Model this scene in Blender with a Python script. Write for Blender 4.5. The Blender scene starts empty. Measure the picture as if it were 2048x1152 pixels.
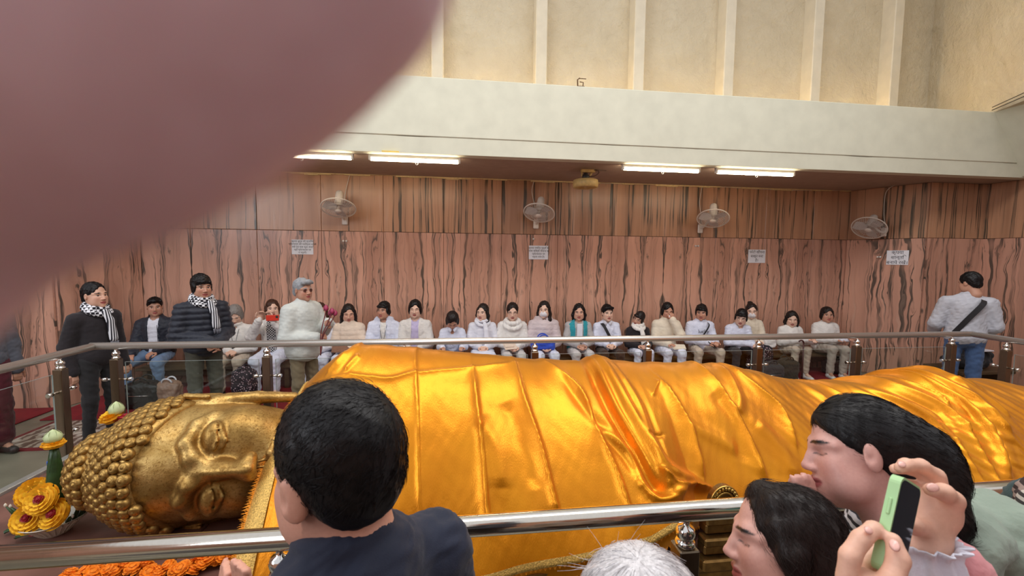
import bpy, math, random
import numpy as np
from mathutils import Matrix, Vector, Euler

# ---------------------------------------------------------------- camera, world, lights, exposure
SC = bpy.context.scene
COL = SC.collection
FPX, CAM_H = 850.0, 1.95
YAW, PITCH, ROLL = math.radians(7.2), math.radians(-4.2), math.radians(0.62)
_f = Vector((math.sin(YAW)*math.cos(PITCH), math.cos(YAW)*math.cos(PITCH), math.sin(PITCH)))
_r = Vector((math.cos(YAW), -math.sin(YAW), 0)); _u = _r.cross(_f)
RIGHT = _r*math.cos(ROLL) + _u*math.sin(ROLL)
UP = _u*math.cos(ROLL) - _r*math.sin(ROLL)
FWD = _f
CAMP = Vector((0, 0, CAM_H))
cam_data = bpy.data.cameras.new('camera'); cam = bpy.data.objects.new('camera', cam_data); COL.objects.link(cam)
m = Matrix.Identity(4)
for i in range(3):
    m[i][0], m[i][1], m[i][2], m[i][3] = RIGHT[i], UP[i], -FWD[i], CAMP[i]
cam.matrix_world = m
cam_data.sensor_width = 36.0; cam_data.lens = FPX/2048*36.0
cam_data.clip_start = 0.004; cam_data.clip_end = 100
cam_data.dof.use_dof = True; cam_data.dof.focus_distance = 2.8
cam_data.dof.aperture_fstop = cam_data.lens/1000/0.0021      # an entrance pupil of about 2 mm, as in a phone
SC.camera = cam

def at(x, y, Y=None, z=None, X=None, d=None):
    """the point of the place seen at pixel (x, y) at a given distance across the hall, height or depth"""
    q = RIGHT*((x-1024)/FPX) - UP*((y-576)/FPX) + FWD
    if Y is not None: t = Y/q.y
    elif z is not None: t = (z-CAM_H)/q.z
    elif X is not None: t = X/q.x
    else: t = d
    return CAMP + q*t

world = bpy.data.worlds.new('daylight'); SC.world = world; world.use_nodes = True
world.node_tree.nodes['Background'].inputs[0].default_value = (0.93, 0.95, 1.0, 1)
world.node_tree.nodes['Background'].inputs[1].default_value = 0.62

def area_light(name, loc, size, power, color, target):
    l = bpy.data.lights.new(name, 'AREA'); l.shape = 'RECTANGLE'; l.size, l.size_y = size
    l.energy = power; l.color = color
    o = bpy.data.objects.new(name, l); COL.objects.link(o); o.location = loc
    o.rotation_euler = (Vector(target)-Vector(loc)).to_track_quat('-Z', 'Y').to_euler()
    return o
area_light('overhead_fill', (1.0, 1.6, 6.6), (9.0, 1.6), 240, (1.0, 0.97, 0.93), (1.0, 2.6, 0))  # area lamp added overhead for stronger shaping, not a source in view
area_light('cool_side_fill', (-6.5, -1.5, 3.6), (2.6, 2.6), 130, (0.86, 0.92, 1.0), (0, 3.5, 1))  # cool area lamp added at the near left; no doorway stands there
SC.view_settings.view_transform = 'Standard'; SC.view_settings.look = 'None'
SC.view_settings.gamma = 1.0; SC.view_settings.use_curve_mapping = False
SC.view_settings.exposure = 0.35

# ---------------------------------------------------------------- materials
def srgb(r, g, b):
    f = lambda c: (c/255/12.92 if c <= 10 else ((c/255+0.055)/1.055)**2.4)
    return (f(r), f(g), f(b), 1)
class NT:
    def __init__(s, name):
        s.m = bpy.data.materials.new(name); s.m.use_nodes = True; s.t = s.m.node_tree
        s.b = s.t.nodes['Principled BSDF']; s.out = s.t.nodes['Material Output']
    def n(s, typ, **k):
        x = s.t.nodes.new(typ)
        for a, v in k.items():
            if a.startswith('i_'):
                key = a[2:]; key = int(key) if key.isdigit() else key.replace('_', ' ')
                x.inputs[key].default_value = v
            else: setattr(x, a, v)
        return x
    def l(s, a, b): s.t.links.new(a, b)
    def ramp(s, fac, stops, interp='LINEAR'):
        r = s.n('ShaderNodeValToRGB'); r.color_ramp.interpolation = interp
        e = r.color_ramp.elements
        while len(e) < len(stops): e.new(0.5)
        for el, (p, c) in zip(e, stops): el.position = p; el.color = c if len(c) == 4 else (*c, 1)
        s.l(fac, r.inputs[0]); return r.outputs[0]
    def mix(s, fac, a, b, mode='MIX'):
        x = s.n('ShaderNodeMix', data_type='RGBA', blend_type=mode)
        for sock, v in ((x.inputs[0], fac), (x.inputs[6], a), (x.inputs[7], b)):
            if hasattr(v, 'is_linked'): s.l(v, sock)
            else: sock.default_value = v
        return x.outputs[2]
    def math(s, op, a, b=0.0, c=None):
        x = s.n('ShaderNodeMath', operation=op)
        for k, v in enumerate((a, b) if c is None else (a, b, c)):
            if hasattr(v, 'is_linked'): s.l(v, x.inputs[k])
            else: x.inputs[k].default_value = v
        return x.outputs[0]
    def coords(s, kind='Object', scale=(1, 1, 1)):
        t = s.n('ShaderNodeTexCoord'); mp = s.n('ShaderNodeMapping'); mp.inputs['Scale'].default_value = scale
        s.l(t.outputs[kind], mp.inputs[0]); return mp.outputs[0]
    def noise(s, vec, scale, detail=3, rough=0.5, dist=0.0):
        x = s.n('ShaderNodeTexNoise', i_Scale=scale, i_Detail=detail, i_Roughness=rough, i_Distortion=dist)
        if vec is not None: s.l(vec, x.inputs['Vector'])
        return x.outputs[0]
    def bump(s, h, strength=0.3, dist=0.01):
        x = s.n('ShaderNodeBump', i_Strength=strength, i_Distance=dist); s.l(h, x.inputs['Height'])
        s.l(x.outputs[0], s.b.inputs['Normal'])
    def base(s, c):
        if hasattr(c, 'is_linked'): s.l(c, s.b.inputs['Base Color'])
        else: s.b.inputs['Base Color'].default_value = c
    def set(s, **k):
        for a, v in k.items(): s.b.inputs[a.replace('_', ' ')].default_value = v
_mats = {}
def mat(name, rgb, rough=0.6, metal=0.0, var=0.12, nscale=30, bump=0.15, bdist=0.004, stretch=(1, 1, 1), **k):
    """a plain procedural material: a colour with a little noise in it and fine relief"""
    key = (name, tuple(rgb), rough, metal)
    if key in _mats: return _mats[key]
    t = NT(name); c = srgb(*rgb); v = t.coords('Object', stretch); n = t.noise(v, nscale, 4)
    lo = tuple(x*(1-var) for x in c[:3]); hi = tuple(min(1, x*(1+var)) for x in c[:3])
    t.base(t.ramp(n, [(0.3, lo), (0.7, hi)])); t.set(Roughness=rough, Metallic=metal, **k)
    if bump: t.bump(n, bump, bdist)
    _mats[key] = t.m; return t.m
def cloth_mat(name, rgb, weave=260, rough=0.9, bump=0.25, var=0.1):
    key = ('cloth', name, tuple(rgb), weave)
    if key in _mats: return _mats[key]
    t = NT(name); c = srgb(*rgb); v = t.coords('Object'); n = t.noise(v, 9, 4); w = t.noise(v, weave, 2)
    lo = tuple(x*(1-var) for x in c[:3]); hi = tuple(min(1, x*(1+var*.6)) for x in c[:3])
    t.base(t.ramp(n, [(0.3, lo), (0.7, hi)])); t.set(Roughness=rough)
    t.b.inputs['Sheen Weight'].default_value = 0.12
    t.bump(t.math('ADD', t.math('MULTIPLY', n, 1.5), w), bump, 0.004)
    _mats[key] = t.m; return t.m
def attr_mat(name, rough=0.5, sss=0.0, bump=0.1, nscale=120, metal=0.0):
    """colour from the mesh's own painted regions (lips, eyes, print) with a little variation"""
    key = ('attr', name)
    if key in _mats: return _mats[key]
    t = NT(name); a = t.n('ShaderNodeAttribute', attribute_name='Col'); v = t.coords('Object'); n = t.noise(v, nscale, 3)
    g = t.ramp(n, [(0.3, (0.93, 0.9, 0.9)), (0.7, (1, 1, 1))])
    t.base(t.mix(1.0, a.outputs[0], g, 'MULTIPLY')); t.set(Roughness=rough, Metallic=metal)
    if sss:
        t.b.inputs['Subsurface Weight'].default_value = sss; t.b.inputs['Subsurface Radius'].default_value = (1, .35, .2)
        t.b.inputs['Subsurface Scale'].default_value = 0.006
    t.bump(n, bump, 0.002); _mats[key] = t.m; return t.m
def hair_mat(name, rgb, rough=0.42, scale=(60, 60, 14)):
    key = ('hair', name, tuple(rgb))
    if key in _mats: return _mats[key]
    t = NT(name); c = srgb(*rgb); v = t.coords('Object', scale); n = t.noise(v, 3.0, 4, 0.6, 0.4)
    t.base(t.ramp(n, [(0.3, tuple(x*.7 for x in c[:3])), (0.7, tuple(min(1, x*1.25) for x in c[:3]))]))
    t.set(Roughness=rough); t.b.inputs['Specular IOR Level'].default_value = 0.28
    t.bump(n, 0.25, 0.005); _mats[key] = t.m; return t.m
def glow_mat(name, rgb, strength):
    t = NT(name); t.base(rgb); t.b.inputs['Emission Color'].default_value = rgb
    t.b.inputs['Emission Strength'].default_value = strength; return t.m
def glass_mat(name, tint=(0.94, 0.97, 0.955)):
    t = NT(name); tr = t.n('ShaderNodeBsdfTransparent'); gl = t.n('ShaderNodeBsdfGlossy', i_Roughness=0.03)
    tr.inputs[0].default_value = (*tint, 1); lw = t.n('ShaderNodeLayerWeight', i_Blend=0.5); mx = t.n('ShaderNodeMixShader')
    f = t.math('ADD', t.math('MULTIPLY', t.math('POWER', lw.outputs['Facing'], 4.0), 0.5), 0.035)
    t.l(f, mx.inputs[0]); t.l(tr.outputs[0], mx.inputs[1]); t.l(gl.outputs[0], mx.inputs[2])
    t.l(mx.outputs[0], t.out.inputs[0]); return t.m

# ---------------------------------------------------------------- mesh helpers
def link(name, me, material=None, parent=None, loc=None, rot=None):
    o = bpy.data.objects.new(name, me); COL.objects.link(o)
    if material is not None and me is not None and len(me.materials) == 0: me.materials.append(material)
    if parent is not None: o.parent = parent
    if loc is not None: o.location = loc
    if rot is not None: o.rotation_euler = rot
    return o
def tag(o, label, cat, group=None, kind=None):
    o['label'] = label; o['category'] = cat
    if group: o['group'] = group
    if kind: o['kind'] = kind
    return o
def struct(o, label=None):
    o['kind'] = 'structure'
    if label: o['label'] = label
    return o
def empty(name, loc=(0, 0, 0), rotz=0.0, rot=None):
    o = bpy.data.objects.new(name, None); COL.objects.link(o); o.location = loc
    o.rotation_euler = rot if rot is not None else (0, 0, rotz); o.empty_display_size = 0.1; return o
def copy_tree(o, parent=None):
    c = o.copy(); COL.objects.link(c); c.parent = parent
    for ch in list(o.children): copy_tree(ch, c)
    return c
def np_mesh(name, V, Q, smooth=True, colors=None):
    """mesh from arrays; Q may hold quads (n,4) or triangles (n,3)"""
    V = np.asarray(V, np.float32); Q = np.asarray(Q, np.int32); me = bpy.data.meshes.new(name); k = Q.shape[1]
    me.vertices.add(len(V)); me.vertices.foreach_set('co', V.ravel())
    me.loops.add(Q.size); me.loops.foreach_set('vertex_index', Q.ravel())
    me.polygons.add(len(Q)); me.polygons.foreach_set('loop_start', np.arange(0, Q.size, k, dtype=np.int32))
    me.polygons.foreach_set('loop_total', np.full(len(Q), k, np.int32))
    me.polygons.foreach_set('use_smooth', np.full(len(Q), smooth))
    if colors is not None:
        a = me.color_attributes.new('Col', 'FLOAT_COLOR', 'POINT')
        cc = np.ones((len(V), 4), np.float32); cc[:, :3] = colors; a.data.foreach_set('color', cc.ravel())
    me.update(calc_edges=True); return me
class MB:
    """collects simple solids into one mesh"""
    def __init__(s): s.v = []; s.f = []; s.sm = []
    def add(s, v, f, smooth=False):
        b = len(s.v); s.v += [tuple(p) for p in v]; s.f += [tuple(b+i for i in q) for q in f]; s.sm += [smooth]*len(f); return s
    def box(s, c, size, rot=None, bevel=0.0):
        hx, hy, hz = (x/2 for x in size); b = min(bevel, hx*.9, hy*.9, hz*.9)
        if b <= 0:
            P = [(x, y, z) for x in (-hx, hx) for y in (-hy, hy) for z in (-hz, hz)]
            Fc = [(0, 1, 3, 2), (4, 6, 7, 5), (0, 4, 5, 1), (2, 3, 7, 6), (0, 2, 6, 4), (1, 5, 7, 3)]
        else:                                           # chamfered box: 24 corners
            P = []; idx = {}
            for sx in (-1, 1):
                for sy in (-1, 1):
                    for sz in (-1, 1):
                        for ax in range(3):
                            p = [sx*(hx-b), sy*(hy-b), sz*(hz-b)]; p[ax] = (sx*hx, sy*hy, sz*hz)[ax]
                            idx[sx, sy, sz, ax] = len(P); P.append(tuple(p))
            Fc = []; S = (-1, 1)
            def orient(q):
                a, b_, c_ = (Vector(P[i]) for i in q[:3]); n = (b_-a).cross(c_-a); ctr = sum((Vector(P[i]) for i in q), Vector())/len(q)
                return q if n.dot(ctr) > 0 else q[::-1]
            for sgn in S:
                Fc.append(orient([idx[sgn, a, b_, 0] for a, b_ in ((-1, -1), (1, -1), (1, 1), (-1, 1))]))
                Fc.append(orient([idx[a, sgn, b_, 1] for a, b_ in ((-1, -1), (1, -1), (1, 1), (-1, 1))]))
                Fc.append(orient([idx[a, b_, sgn, 2] for a, b_ in ((-1, -1), (1, -1), (1, 1), (-1, 1))]))
            for a in S:
                for c_ in S:
                    Fc.append(orient([idx[a, c_, -1, 0], idx[a, c_, 1, 0], idx[a, c_, 1, 1], idx[a, c_, -1, 1]]))
                    Fc.append(orient([idx[a, -1, c_, 0], idx[a, 1, c_, 0], idx[a, 1, c_, 2], idx[a, -1, c_, 2]]))
                    Fc.append(orient([idx[-1, a, c_, 1], idx[1, a, c_, 1], idx[1, a, c_, 2], idx[-1, a, c_, 2]]))
                    for d in S: Fc.append(orient([idx[a, c_, d, 0], idx[a, c_, d, 1], idx[a, c_, d, 2]]))
        R = Euler(rot).to_matrix() if rot is not None else None
        c = Vector(c)
        return s.add([(R @ Vector(p) if R else Vector(p)) + c for p in P], Fc)
    def tube(s, pts, r, seg=10, cap=True, smooth=True, closed=False):
        pts = [Vector(p) for p in pts]; n = len(pts); rs = r if hasattr(r, '__len__') else [r]*n
        V = []; Fc = []; ref = None
        for i, p in enumerate(pts):
            d = (pts[(i+1) % n]-pts[i-1]) if closed else (pts[min(i+1, n-1)]-pts[max(i-1, 0)])
            d = d.normalized() if d.length > 0 else Vector((0, 0, 1))
            if ref is None: ref = d.orthogonal().normalized()
            ref = (ref - d*ref.dot(d)); ref = ref.normalized() if ref.length > 1e-6 else d.orthogonal().normalized()
            b = d.cross(ref)
            for k in range(seg):
                a = 2*math.pi*k/seg; V.append(p + (ref*math.cos(a)+b*math.sin(a))*rs[i])
        m_ = n if closed else n-1
        for i in range(m_):
            j = (i+1) % n
            for k in range(seg): Fc.append((i*seg+k, i*seg+(k+1) % seg, j*seg+(k+1) % seg, j*seg+k))
        s.add(V, Fc, smooth)
        if cap and not closed:
            b = len(s.v)-len(V)
            s.f += [tuple(b+k for k in range(seg))[::-1], tuple(b+(n-1)*seg+k for k in range(seg))]; s.sm += [False, False]
        return s
    def lathe(s, prof, c=(0, 0, 0), seg=20, smooth=True, rot=None, scale=(1, 1, 1)):
        R = Euler(rot).to_matrix() if rot is not None else Matrix.Identity(3); c = Vector(c); V = []; Fc = []; n = len(prof)
        for r, z in prof:
            for k in range(seg):
                a = 2*math.pi*k/seg; V.append(R @ Vector((r*math.cos(a)*scale[0], r*math.sin(a)*scale[1], z*scale[2])) + c)
        for i in range(n-1):
            for k in range(seg): Fc.append((i*seg+k, i*seg+(k+1) % seg, (i+1)*seg+(k+1) % seg, (i+1)*seg+k))
        s.add(V, Fc, smooth)
        b = len(s.v)-len(V)
        if prof[0][0] > 1e-5: s.f.append(tuple(b+k for k in range(seg))[::-1]); s.sm.append(False)
        if prof[-1][0] > 1e-5: s.f.append(tuple(b+(n-1)*seg+k for k in range(seg))); s.sm.append(False)
        return s
    def prism(s, outline, depth, mtx):
        """2D outline (x,y) extruded along local z by depth, placed by a 4x4 matrix"""
        n = len(outline); V = [mtx @ Vector((x, y, 0)) for x, y in outline] + [mtx @ Vector((x, y, depth)) for x, y in outline]
        Fc = [tuple(range(n))[::-1], tuple(range(n, 2*n))] + [(i, (i+1) % n, n+(i+1) % n, n+i) for i in range(n)]
        return s.add(V, Fc)
    def mesh(s, name='mesh'):
        me = bpy.data.meshes.new(name); me.from_pydata(s.v, [], s.f); me.polygons.foreach_set('use_smooth', s.sm); me.update(); return me
    def build(s, name, material, parent=None, loc=None, rot=None): return link(name, s.mesh(name), material, parent, loc, rot)
def arc(c, r, a0, a1, n, u=(1, 0, 0), v=(0, 0, 1)):
    c, u, v = Vector(c), Vector(u), Vector(v)
    return [c+u*(r*math.cos(a0+(a1-a0)*i/n))+v*(r*math.sin(a0+(a1-a0)*i/n)) for i in range(n+1)]
def spline(pts, n=8):
    """Catmull-Rom through points"""
    P = [Vector(p) for p in pts]; out = []
    for i in range(len(P)-1):
        a, b, c, d = P[max(i-1, 0)], P[i], P[i+1], P[min(i+2, len(P)-1)]
        for k in range(n):
            t = k/n; out.append(0.5*((2*b)+(c-a)*t+(2*a-5*b+4*c-d)*t*t+(3*b-a-3*c+d)*t**3))
    out.append(P[-1]); return out

# ---------------------------------------------------------------- smooth solids: distance fields turned into one surface
def _mat3(rot):
    return np.array(Euler(rot).to_matrix() if len(rot) == 3 and not hasattr(rot[0], '__len__') else rot, np.float32)
class Field:
    def __init__(s, lo, hi, h):
        s.lo = np.array(lo, np.float32); s.h = h; s.n = np.maximum(np.ceil((np.array(hi)-s.lo)/h).astype(int)+1, 2)
        s.F = np.full(tuple(s.n), 1.0, np.float32); s.M = np.eye(3, dtype=np.float32); s.t = np.zeros(3, np.float32)
        s.ax = [s.lo[i]+h*np.arange(s.n[i], dtype=np.float32) for i in range(3)]
    def frame(s, M, t): s.M = np.array(M, np.float32); s.t = np.array(t, np.float32); return s
    def P(s, p): return s.M @ np.array(p, np.float32) + s.t
    def _sub(s, lo, hi, m_):
        a = np.clip(np.floor((lo-m_-s.lo)/s.h).astype(int), 0, s.n); b = np.clip(np.ceil((hi+m_-s.lo)/s.h).astype(int)+1, 0, s.n)
        if (b <= a).any(): return None, None
        sl = tuple(slice(x, y) for x, y in zip(a, b))
        return sl, (s.ax[0][sl[0]][:, None, None], s.ax[1][sl[1]][None, :, None], s.ax[2][sl[2]][None, None, :])
    def _op(s, sl, d, k, op):
        F = s.F[sl]
        if op == 'sub': a, b = -F, d          # max(F,-d) = -min(-F,d)
        elif op == 'and': a, b = -F, -d
        else: a, b = F, d
        if k > 0:
            hh = np.maximum(k-np.abs(a-b), 0)/k; r = np.minimum(a, b)-hh*hh*(k*0.25)
        else: r = np.minimum(a, b)
        s.F[sl] = r if op == 'add' else -r
    def cap(s, a, b, ra, rb=None, k=0.02, op='add', flat=None):
        rb = ra if rb is None else rb; a, b = s.P(a), s.P(b); r = max(ra, rb)
        sl, g = s._sub(np.minimum(a, b)-r, np.maximum(a, b)+r, 3*s.h+k)
        if sl is None: return s
        d = b-a; L = float(d @ d)+1e-12
        px, py, pz = g[0]-a[0], g[1]-a[1], g[2]-a[2]
        t = np.clip((px*d[0]+py*d[1]+pz*d[2])/L, 0, 1)
        q = np.sqrt((px-t*d[0])**2+(py-t*d[1])**2+(pz-t*d[2])**2)-(ra+(rb-ra)*t)
        s._op(sl, q, k, op); return s
    def chain(s, pts, rs, k=0.02, op='add'):
        for i in range(len(pts)-1): s.cap(pts[i], pts[i+1], rs[i], rs[i+1], k, op)
        return s
    def _local(s, g, c, R):
        x, y, z = g[0]-c[0], g[1]-c[1], g[2]-c[2]
        return [R[0, i]*x+R[1, i]*y+R[2, i]*z for i in range(3)]
    def ell(s, c, r, k=0.02, op='add', rot=(0, 0, 0)):
        R = s.M @ _mat3(rot); c = s.P(c); r = np.array(r, np.float32); ext = np.sqrt((R**2) @ (r**2))
        sl, g = s._sub(c-ext, c+ext, 3*s.h+k)
        if sl is None: return s
        x, y, z = s._local(g, c, R)
        k0 = np.sqrt((x/r[0])**2+(y/r[1])**2+(z/r[2])**2); k1 = np.sqrt((x/r[0]**2)**2+(y/r[1]**2)**2+(z/r[2]**2)**2)+1e-6
        d = k0*(k0-1)/k1; d = np.where(k0 < 1e-3, -r.min(), d)
        s._op(sl, d, k, op); return s
    def box(s, c, hs, rnd=0.01, k=0.02, op='add', rot=(0, 0, 0)):
        R = s.M @ _mat3(rot); c = s.P(c); hs = np.array(hs, np.float32); ext = np.abs(R) @ hs
        sl, g = s._sub(c-ext, c+ext, 3*s.h+k)
        if sl is None: return s
        q = [np.abs(v)-(hs[i]-rnd) for i, v in enumerate(s._local(g, c, R))]
        d = np.sqrt(sum(np.maximum(v, 0)**2 for v in q))+np.minimum(np.maximum(np.maximum(q[0], q[1]), q[2]), 0)-rnd
        s._op(sl, d, k, op); return s
    def half(s, p, nrm, k=0.0):
        """cut away everything on the side the normal points to"""
        p = s.P(p); nrm = s.M @ np.array(nrm, np.float32); nrm /= np.linalg.norm(nrm)
        d = (s.ax[0][:, None, None]-p[0])*nrm[0]+(s.ax[1][None, :, None]-p[1])*nrm[1]+(s.ax[2][None, None, :]-p[2])*nrm[2]
        s._op((slice(None),)*3, -d, k, 'sub'); return s
    def torus(s, c, R_, r, k=0.01, op='add', rot=(0, 0, 0), sc=(1, 1), zf=1.0):
        R = s.M @ _mat3(rot); c = s.P(c); e = (R_*max(sc)+r)*1.05
        sl, g = s._sub(c-e, c+e, 3*s.h+k)
        if sl is None: return s
        x, y, z = s._local(g, c, R); x = x/sc[0]; y = y/sc[1]
        d = np.sqrt((np.sqrt(x*x+y*y)-R_)**2+(z/zf)**2)-r
        s._op(sl, d, k, op); return s
    def net(s):
        F = s.F; F[0] = F[-1] = 1; F[:, 0] = F[:, -1] = 1; F[:, :, 0] = F[:, :, -1] = 1
        ins = F < 0; n = s.n; cn = tuple(n-1); S = np.zeros(cn+(3,), np.float32); Cn = np.zeros(cn, np.float32); edges = []
        for ax in range(3):
            a = [slice(None)]*3; b = [slice(None)]*3; a[ax] = slice(None, -1); b[ax] = slice(1, None); a, b = tuple(a), tuple(b)
            idx = np.argwhere(ins[a] != ins[b])
            if not len(idx): continue
            f0 = F[a][tuple(idx.T)]; f1 = F[b][tuple(idx.T)]; t = f0/(f0-f1)
            pos = idx.astype(np.float32); pos[:, ax] += t
            o1, o2 = [i for i in range(3) if i != ax]
            for da in (0, 1):
                for db in (0, 1):
                    ci = idx.copy(); ci[:, o1] -= da; ci[:, o2] -= db
                    ok = (ci >= 0).all(1) & (ci < n-1).all(1); cc = ci[ok]
                    np.add.at(S, tuple(cc.T), pos[ok]); np.add.at(Cn, tuple(cc.T), 1)
            edges.append((ax, idx, f0 < 0))
        cells = np.argwhere(Cn > 0); num = np.full(cn, -1, np.int32); num[tuple(cells.T)] = np.arange(len(cells))
        V = S[tuple(cells.T)]/Cn[tuple(cells.T)][:, None]*s.h+s.lo; Q = []
        for ax, idx, neg in edges:
            o1, o2 = (ax+1) % 3, (ax+2) % 3
            ok = (idx[:, o1] > 0) & (idx[:, o2] > 0) & (idx[:, o1] < n[o1]-1) & (idx[:, o2] < n[o2]-1)
            idx = idx[ok]; neg = neg[ok]; q = []
            for d1, d2 in ((1, 1), (0, 1), (0, 0), (1, 0)):
                ci = idx.copy(); ci[:, o1] -= d1; ci[:, o2] -= d2; q.append(num[tuple(ci.T)])
            q = np.stack(q, 1); q[~neg] = q[~neg][:, ::-1]; Q.append(q)
        return V, (np.concatenate(Q) if Q else np.zeros((0, 4), np.int32))
def vnormals(V, Q):
    n = np.cross(V[Q[:, 2]]-V[Q[:, 0]], V[Q[:, 3]]-V[Q[:, 1]]); N = np.zeros_like(V)
    for i in range(4): np.add.at(N, Q[:, i], n)
    return N/(np.linalg.norm(N, axis=1, keepdims=True)+1e-12)
def wob(V, sc, seed=0):
    """cheap smooth noise in -1..1"""
    r = np.random.RandomState(seed); out = np.zeros(len(V))
    for i in range(5):
        k = r.normal(size=3)*sc*(1.0+0.45*i); out += np.sin(V @ k + r.uniform(0, 6.28) + 1.3*np.sin(V @ (r.normal(size=3)*sc*.7)+i))
    return out/3.0
def net_mesh(name, f, colors=None, disp=None):
    V, Q = f.net()
    if disp is not None: V = V + vnormals(V, Q)*disp(V)[:, None]
    me = np_mesh(name, V, Q, True, colors(V) if colors is not None else None); return me
# ---------------------------------------------------------------- the setting
YW, YF, YU, SOFF, FTOP, JOINT = 6.85, 5.27, 6.6, 3.18, 4.06, 2.315
def marble_mat(name, pink, deep, dark, wav, freq):
    """veined slab: broad colour bands and thin dark seams running up the slab, wandering by 'wav'"""
    t = NT(name); uv = t.n('ShaderNodeUVMap'); sep = t.n('ShaderNodeSeparateXYZ'); t.l(uv.outputs[0], sep.inputs[0])
    u, v = sep.outputs[0], sep.outputs[1]
    def vec(a, b, c=0.0):
        x = t.n('ShaderNodeCombineXYZ')
        for i, q in enumerate((a, b, c)):
            if hasattr(q, 'is_linked'): t.l(q, x.inputs[i])
            else: x.inputs[i].default_value = q
        return x.outputs[0]
    w1 = t.noise(vec(t.math('MULTIPLY', u, 3.0), t.math('MULTIPLY', v, 1.1)), 1.0, 3, .55)
    w2 = t.noise(vec(t.math('MULTIPLY', u, 14.0), t.math('MULTIPLY', v, 3.2)), 1.0, 2, .5)
    uw = t.math('ADD', u, t.math('ADD', t.math('MULTIPLY', t.math('SUBTRACT', w1, .5), .30*wav), t.math('MULTIPLY', t.math('SUBTRACT', w2, .5), .055*wav)))
    bands = t.noise(vec(t.math('MULTIPLY', uw, 3.3*freq), t.math('MULTIPLY', v, .10)), 1.0, 4, .6)
    seam = t.noise(vec(t.math('MULTIPLY', uw, 9.0*freq), t.math('MULTIPLY', v, .16), 3.7), 1.0, 3, .62)
    thin = t.noise(vec(t.math('MULTIPLY', uw, 30.0*freq), t.math('MULTIPLY', v, .4), 9.1), 1.0, 3, .6)
    base = t.ramp(bands, [(.28, deep), (.45, pink), (.62, tuple(min(1, c*1.22) for c in pink[:3])), (.75, deep)])
    k = [(.36, (1, 1, 1)), (.40, (0, 0, 0)), (.575, (0, 0, 0)), (.60, (1, 1, 1)), (.63, (1, 1, 1)), (.65, (.1, .1, .1)), (.72, (.9, .9, .9))]
    s = t.ramp(seam, k)
    s2 = t.math('MULTIPLY', t.ramp(thin, [(.60, (0, 0, 0)), (.68, (1, 1, 1))]), t.ramp(bands, [(.35, (.9, .9, .9)), (.55, (.25, .25, .25))]))
    gate = t.ramp(t.noise(vec(t.math('MULTIPLY', u, 5.0), t.math('MULTIPLY', v, 1.9), 6.0), 1.0, 2, .5), [(.30, (.12, .12, .12)), (.5, (1, 1, 1))])
    # flame-like flecks scattered on the slabs
    fl = t.noise(vec(t.math('MULTIPLY', uw, 26.0), t.math('MULTIPLY', v, 5.5), 2.0), 1.0, 3, .6, .3)
    fm = t.noise(vec(t.math('MULTIPLY', u, 2.6), t.math('MULTIPLY', v, 1.7), 12.0), 1.0, 1, .4)
    flk = t.math('MULTIPLY', t.ramp(fl, [(.56, (0, 0, 0)), (.62, (1, 1, 1))]), t.ramp(fm, [(.60, (0, 0, 0)), (.68, (1, 1, 1))]))
    f = t.math('MAXIMUM', t.math('MULTIPLY', t.math('MAXIMUM', s, s2), gate), t.math('MULTIPLY', flk, min(1.0, wav)))
    c = t.mix(t.math('MULTIPLY', f, .90), base, dark)
    pale = t.ramp(t.noise(vec(t.math('MULTIPLY', uw, 12.0), t.math('MULTIPLY', v, .5), 20.0), 1.0, 3, .6), [(.6, (0, 0, 0)), (.72, (1, 1, 1))])
    c = t.mix(t.math('MULTIPLY', pale, .45), c, srgb(205, 170, 150))
    t.base(c); t.set(Roughness=.28); t.b.inputs['Specular IOR Level'].default_value = .4
    return t.m
M_SLAB_LOW = marble_mat('veined_pink_marble', srgb(192, 145, 124), srgb(168, 120, 100), srgb(66, 62, 56), 1.0, 1.3)
M_SLAB_UP = marble_mat('straight_veined_brown_marble', srgb(178, 134, 104), srgb(154, 110, 82), srgb(66, 62, 52), 0.22, 1.0)
M_CREAM = NT('cream_plaster')
v = M_CREAM.coords('Object'); nn = M_CREAM.noise(v, 1.6, 9, .66, .25); n2 = M_CREAM.noise(v, 9, 7, .65, .4)
M_CREAM.base(M_CREAM.ramp(nn, [(.3, srgb(208, 192, 162)), (.55, srgb(218, 203, 174)), (.72, srgb(224, 211, 184))]))
M_CREAM.bump(M_CREAM.math('ADD', nn, M_CREAM.math('MULTIPLY', n2, .6)), .85, .07); M_CREAM.set(Roughness=.85); M_CREAM = M_CREAM.m
M_FASCIA = mat('pale_sage_paint', (214, 212, 192), .7, var=.05, nscale=5, bump=.12, bdist=.01)
M_SOFFIT = mat('shaded_cream_soffit', (168, 146, 130), .8, var=.06, nscale=8, bump=.2, bdist=.01)  # cream paint with the low light under the gallery put into its colour
M_FLOOR = mat('olive_grey_floor_stone', (128, 122, 106), .35, var=.15, nscale=4, bump=.05)
M_STEEL = mat('polished_steel', (226, 218, 206), .14, 1.0, var=.03, nscale=80, bump=0.02)
M_STEEL2 = mat('satin_steel', (232, 226, 218), .30, .8, var=.03, nscale=80, bump=0.02)
M_POST = mat('brushed_steel_post', (138, 122, 104), .32, 1.0, var=.06, nscale=140, bump=.05, stretch=(1, 1, .1))
M_CHROME = mat('chrome', (235, 232, 228), .08, 1.0, var=.02, bump=0)
M_GLASS = glass_mat('clear_glass'); M_GLASS_EDGE = mat('glass_edge', (150, 158, 154), .15, var=.05, bump=0)
M_WHITE_PLASTIC = mat('white_plastic', (226, 222, 216), .4, var=.03, bump=.02)
M_CABLE = mat('white_cable', (208, 198, 184), .5, var=.05, bump=.02)

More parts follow.
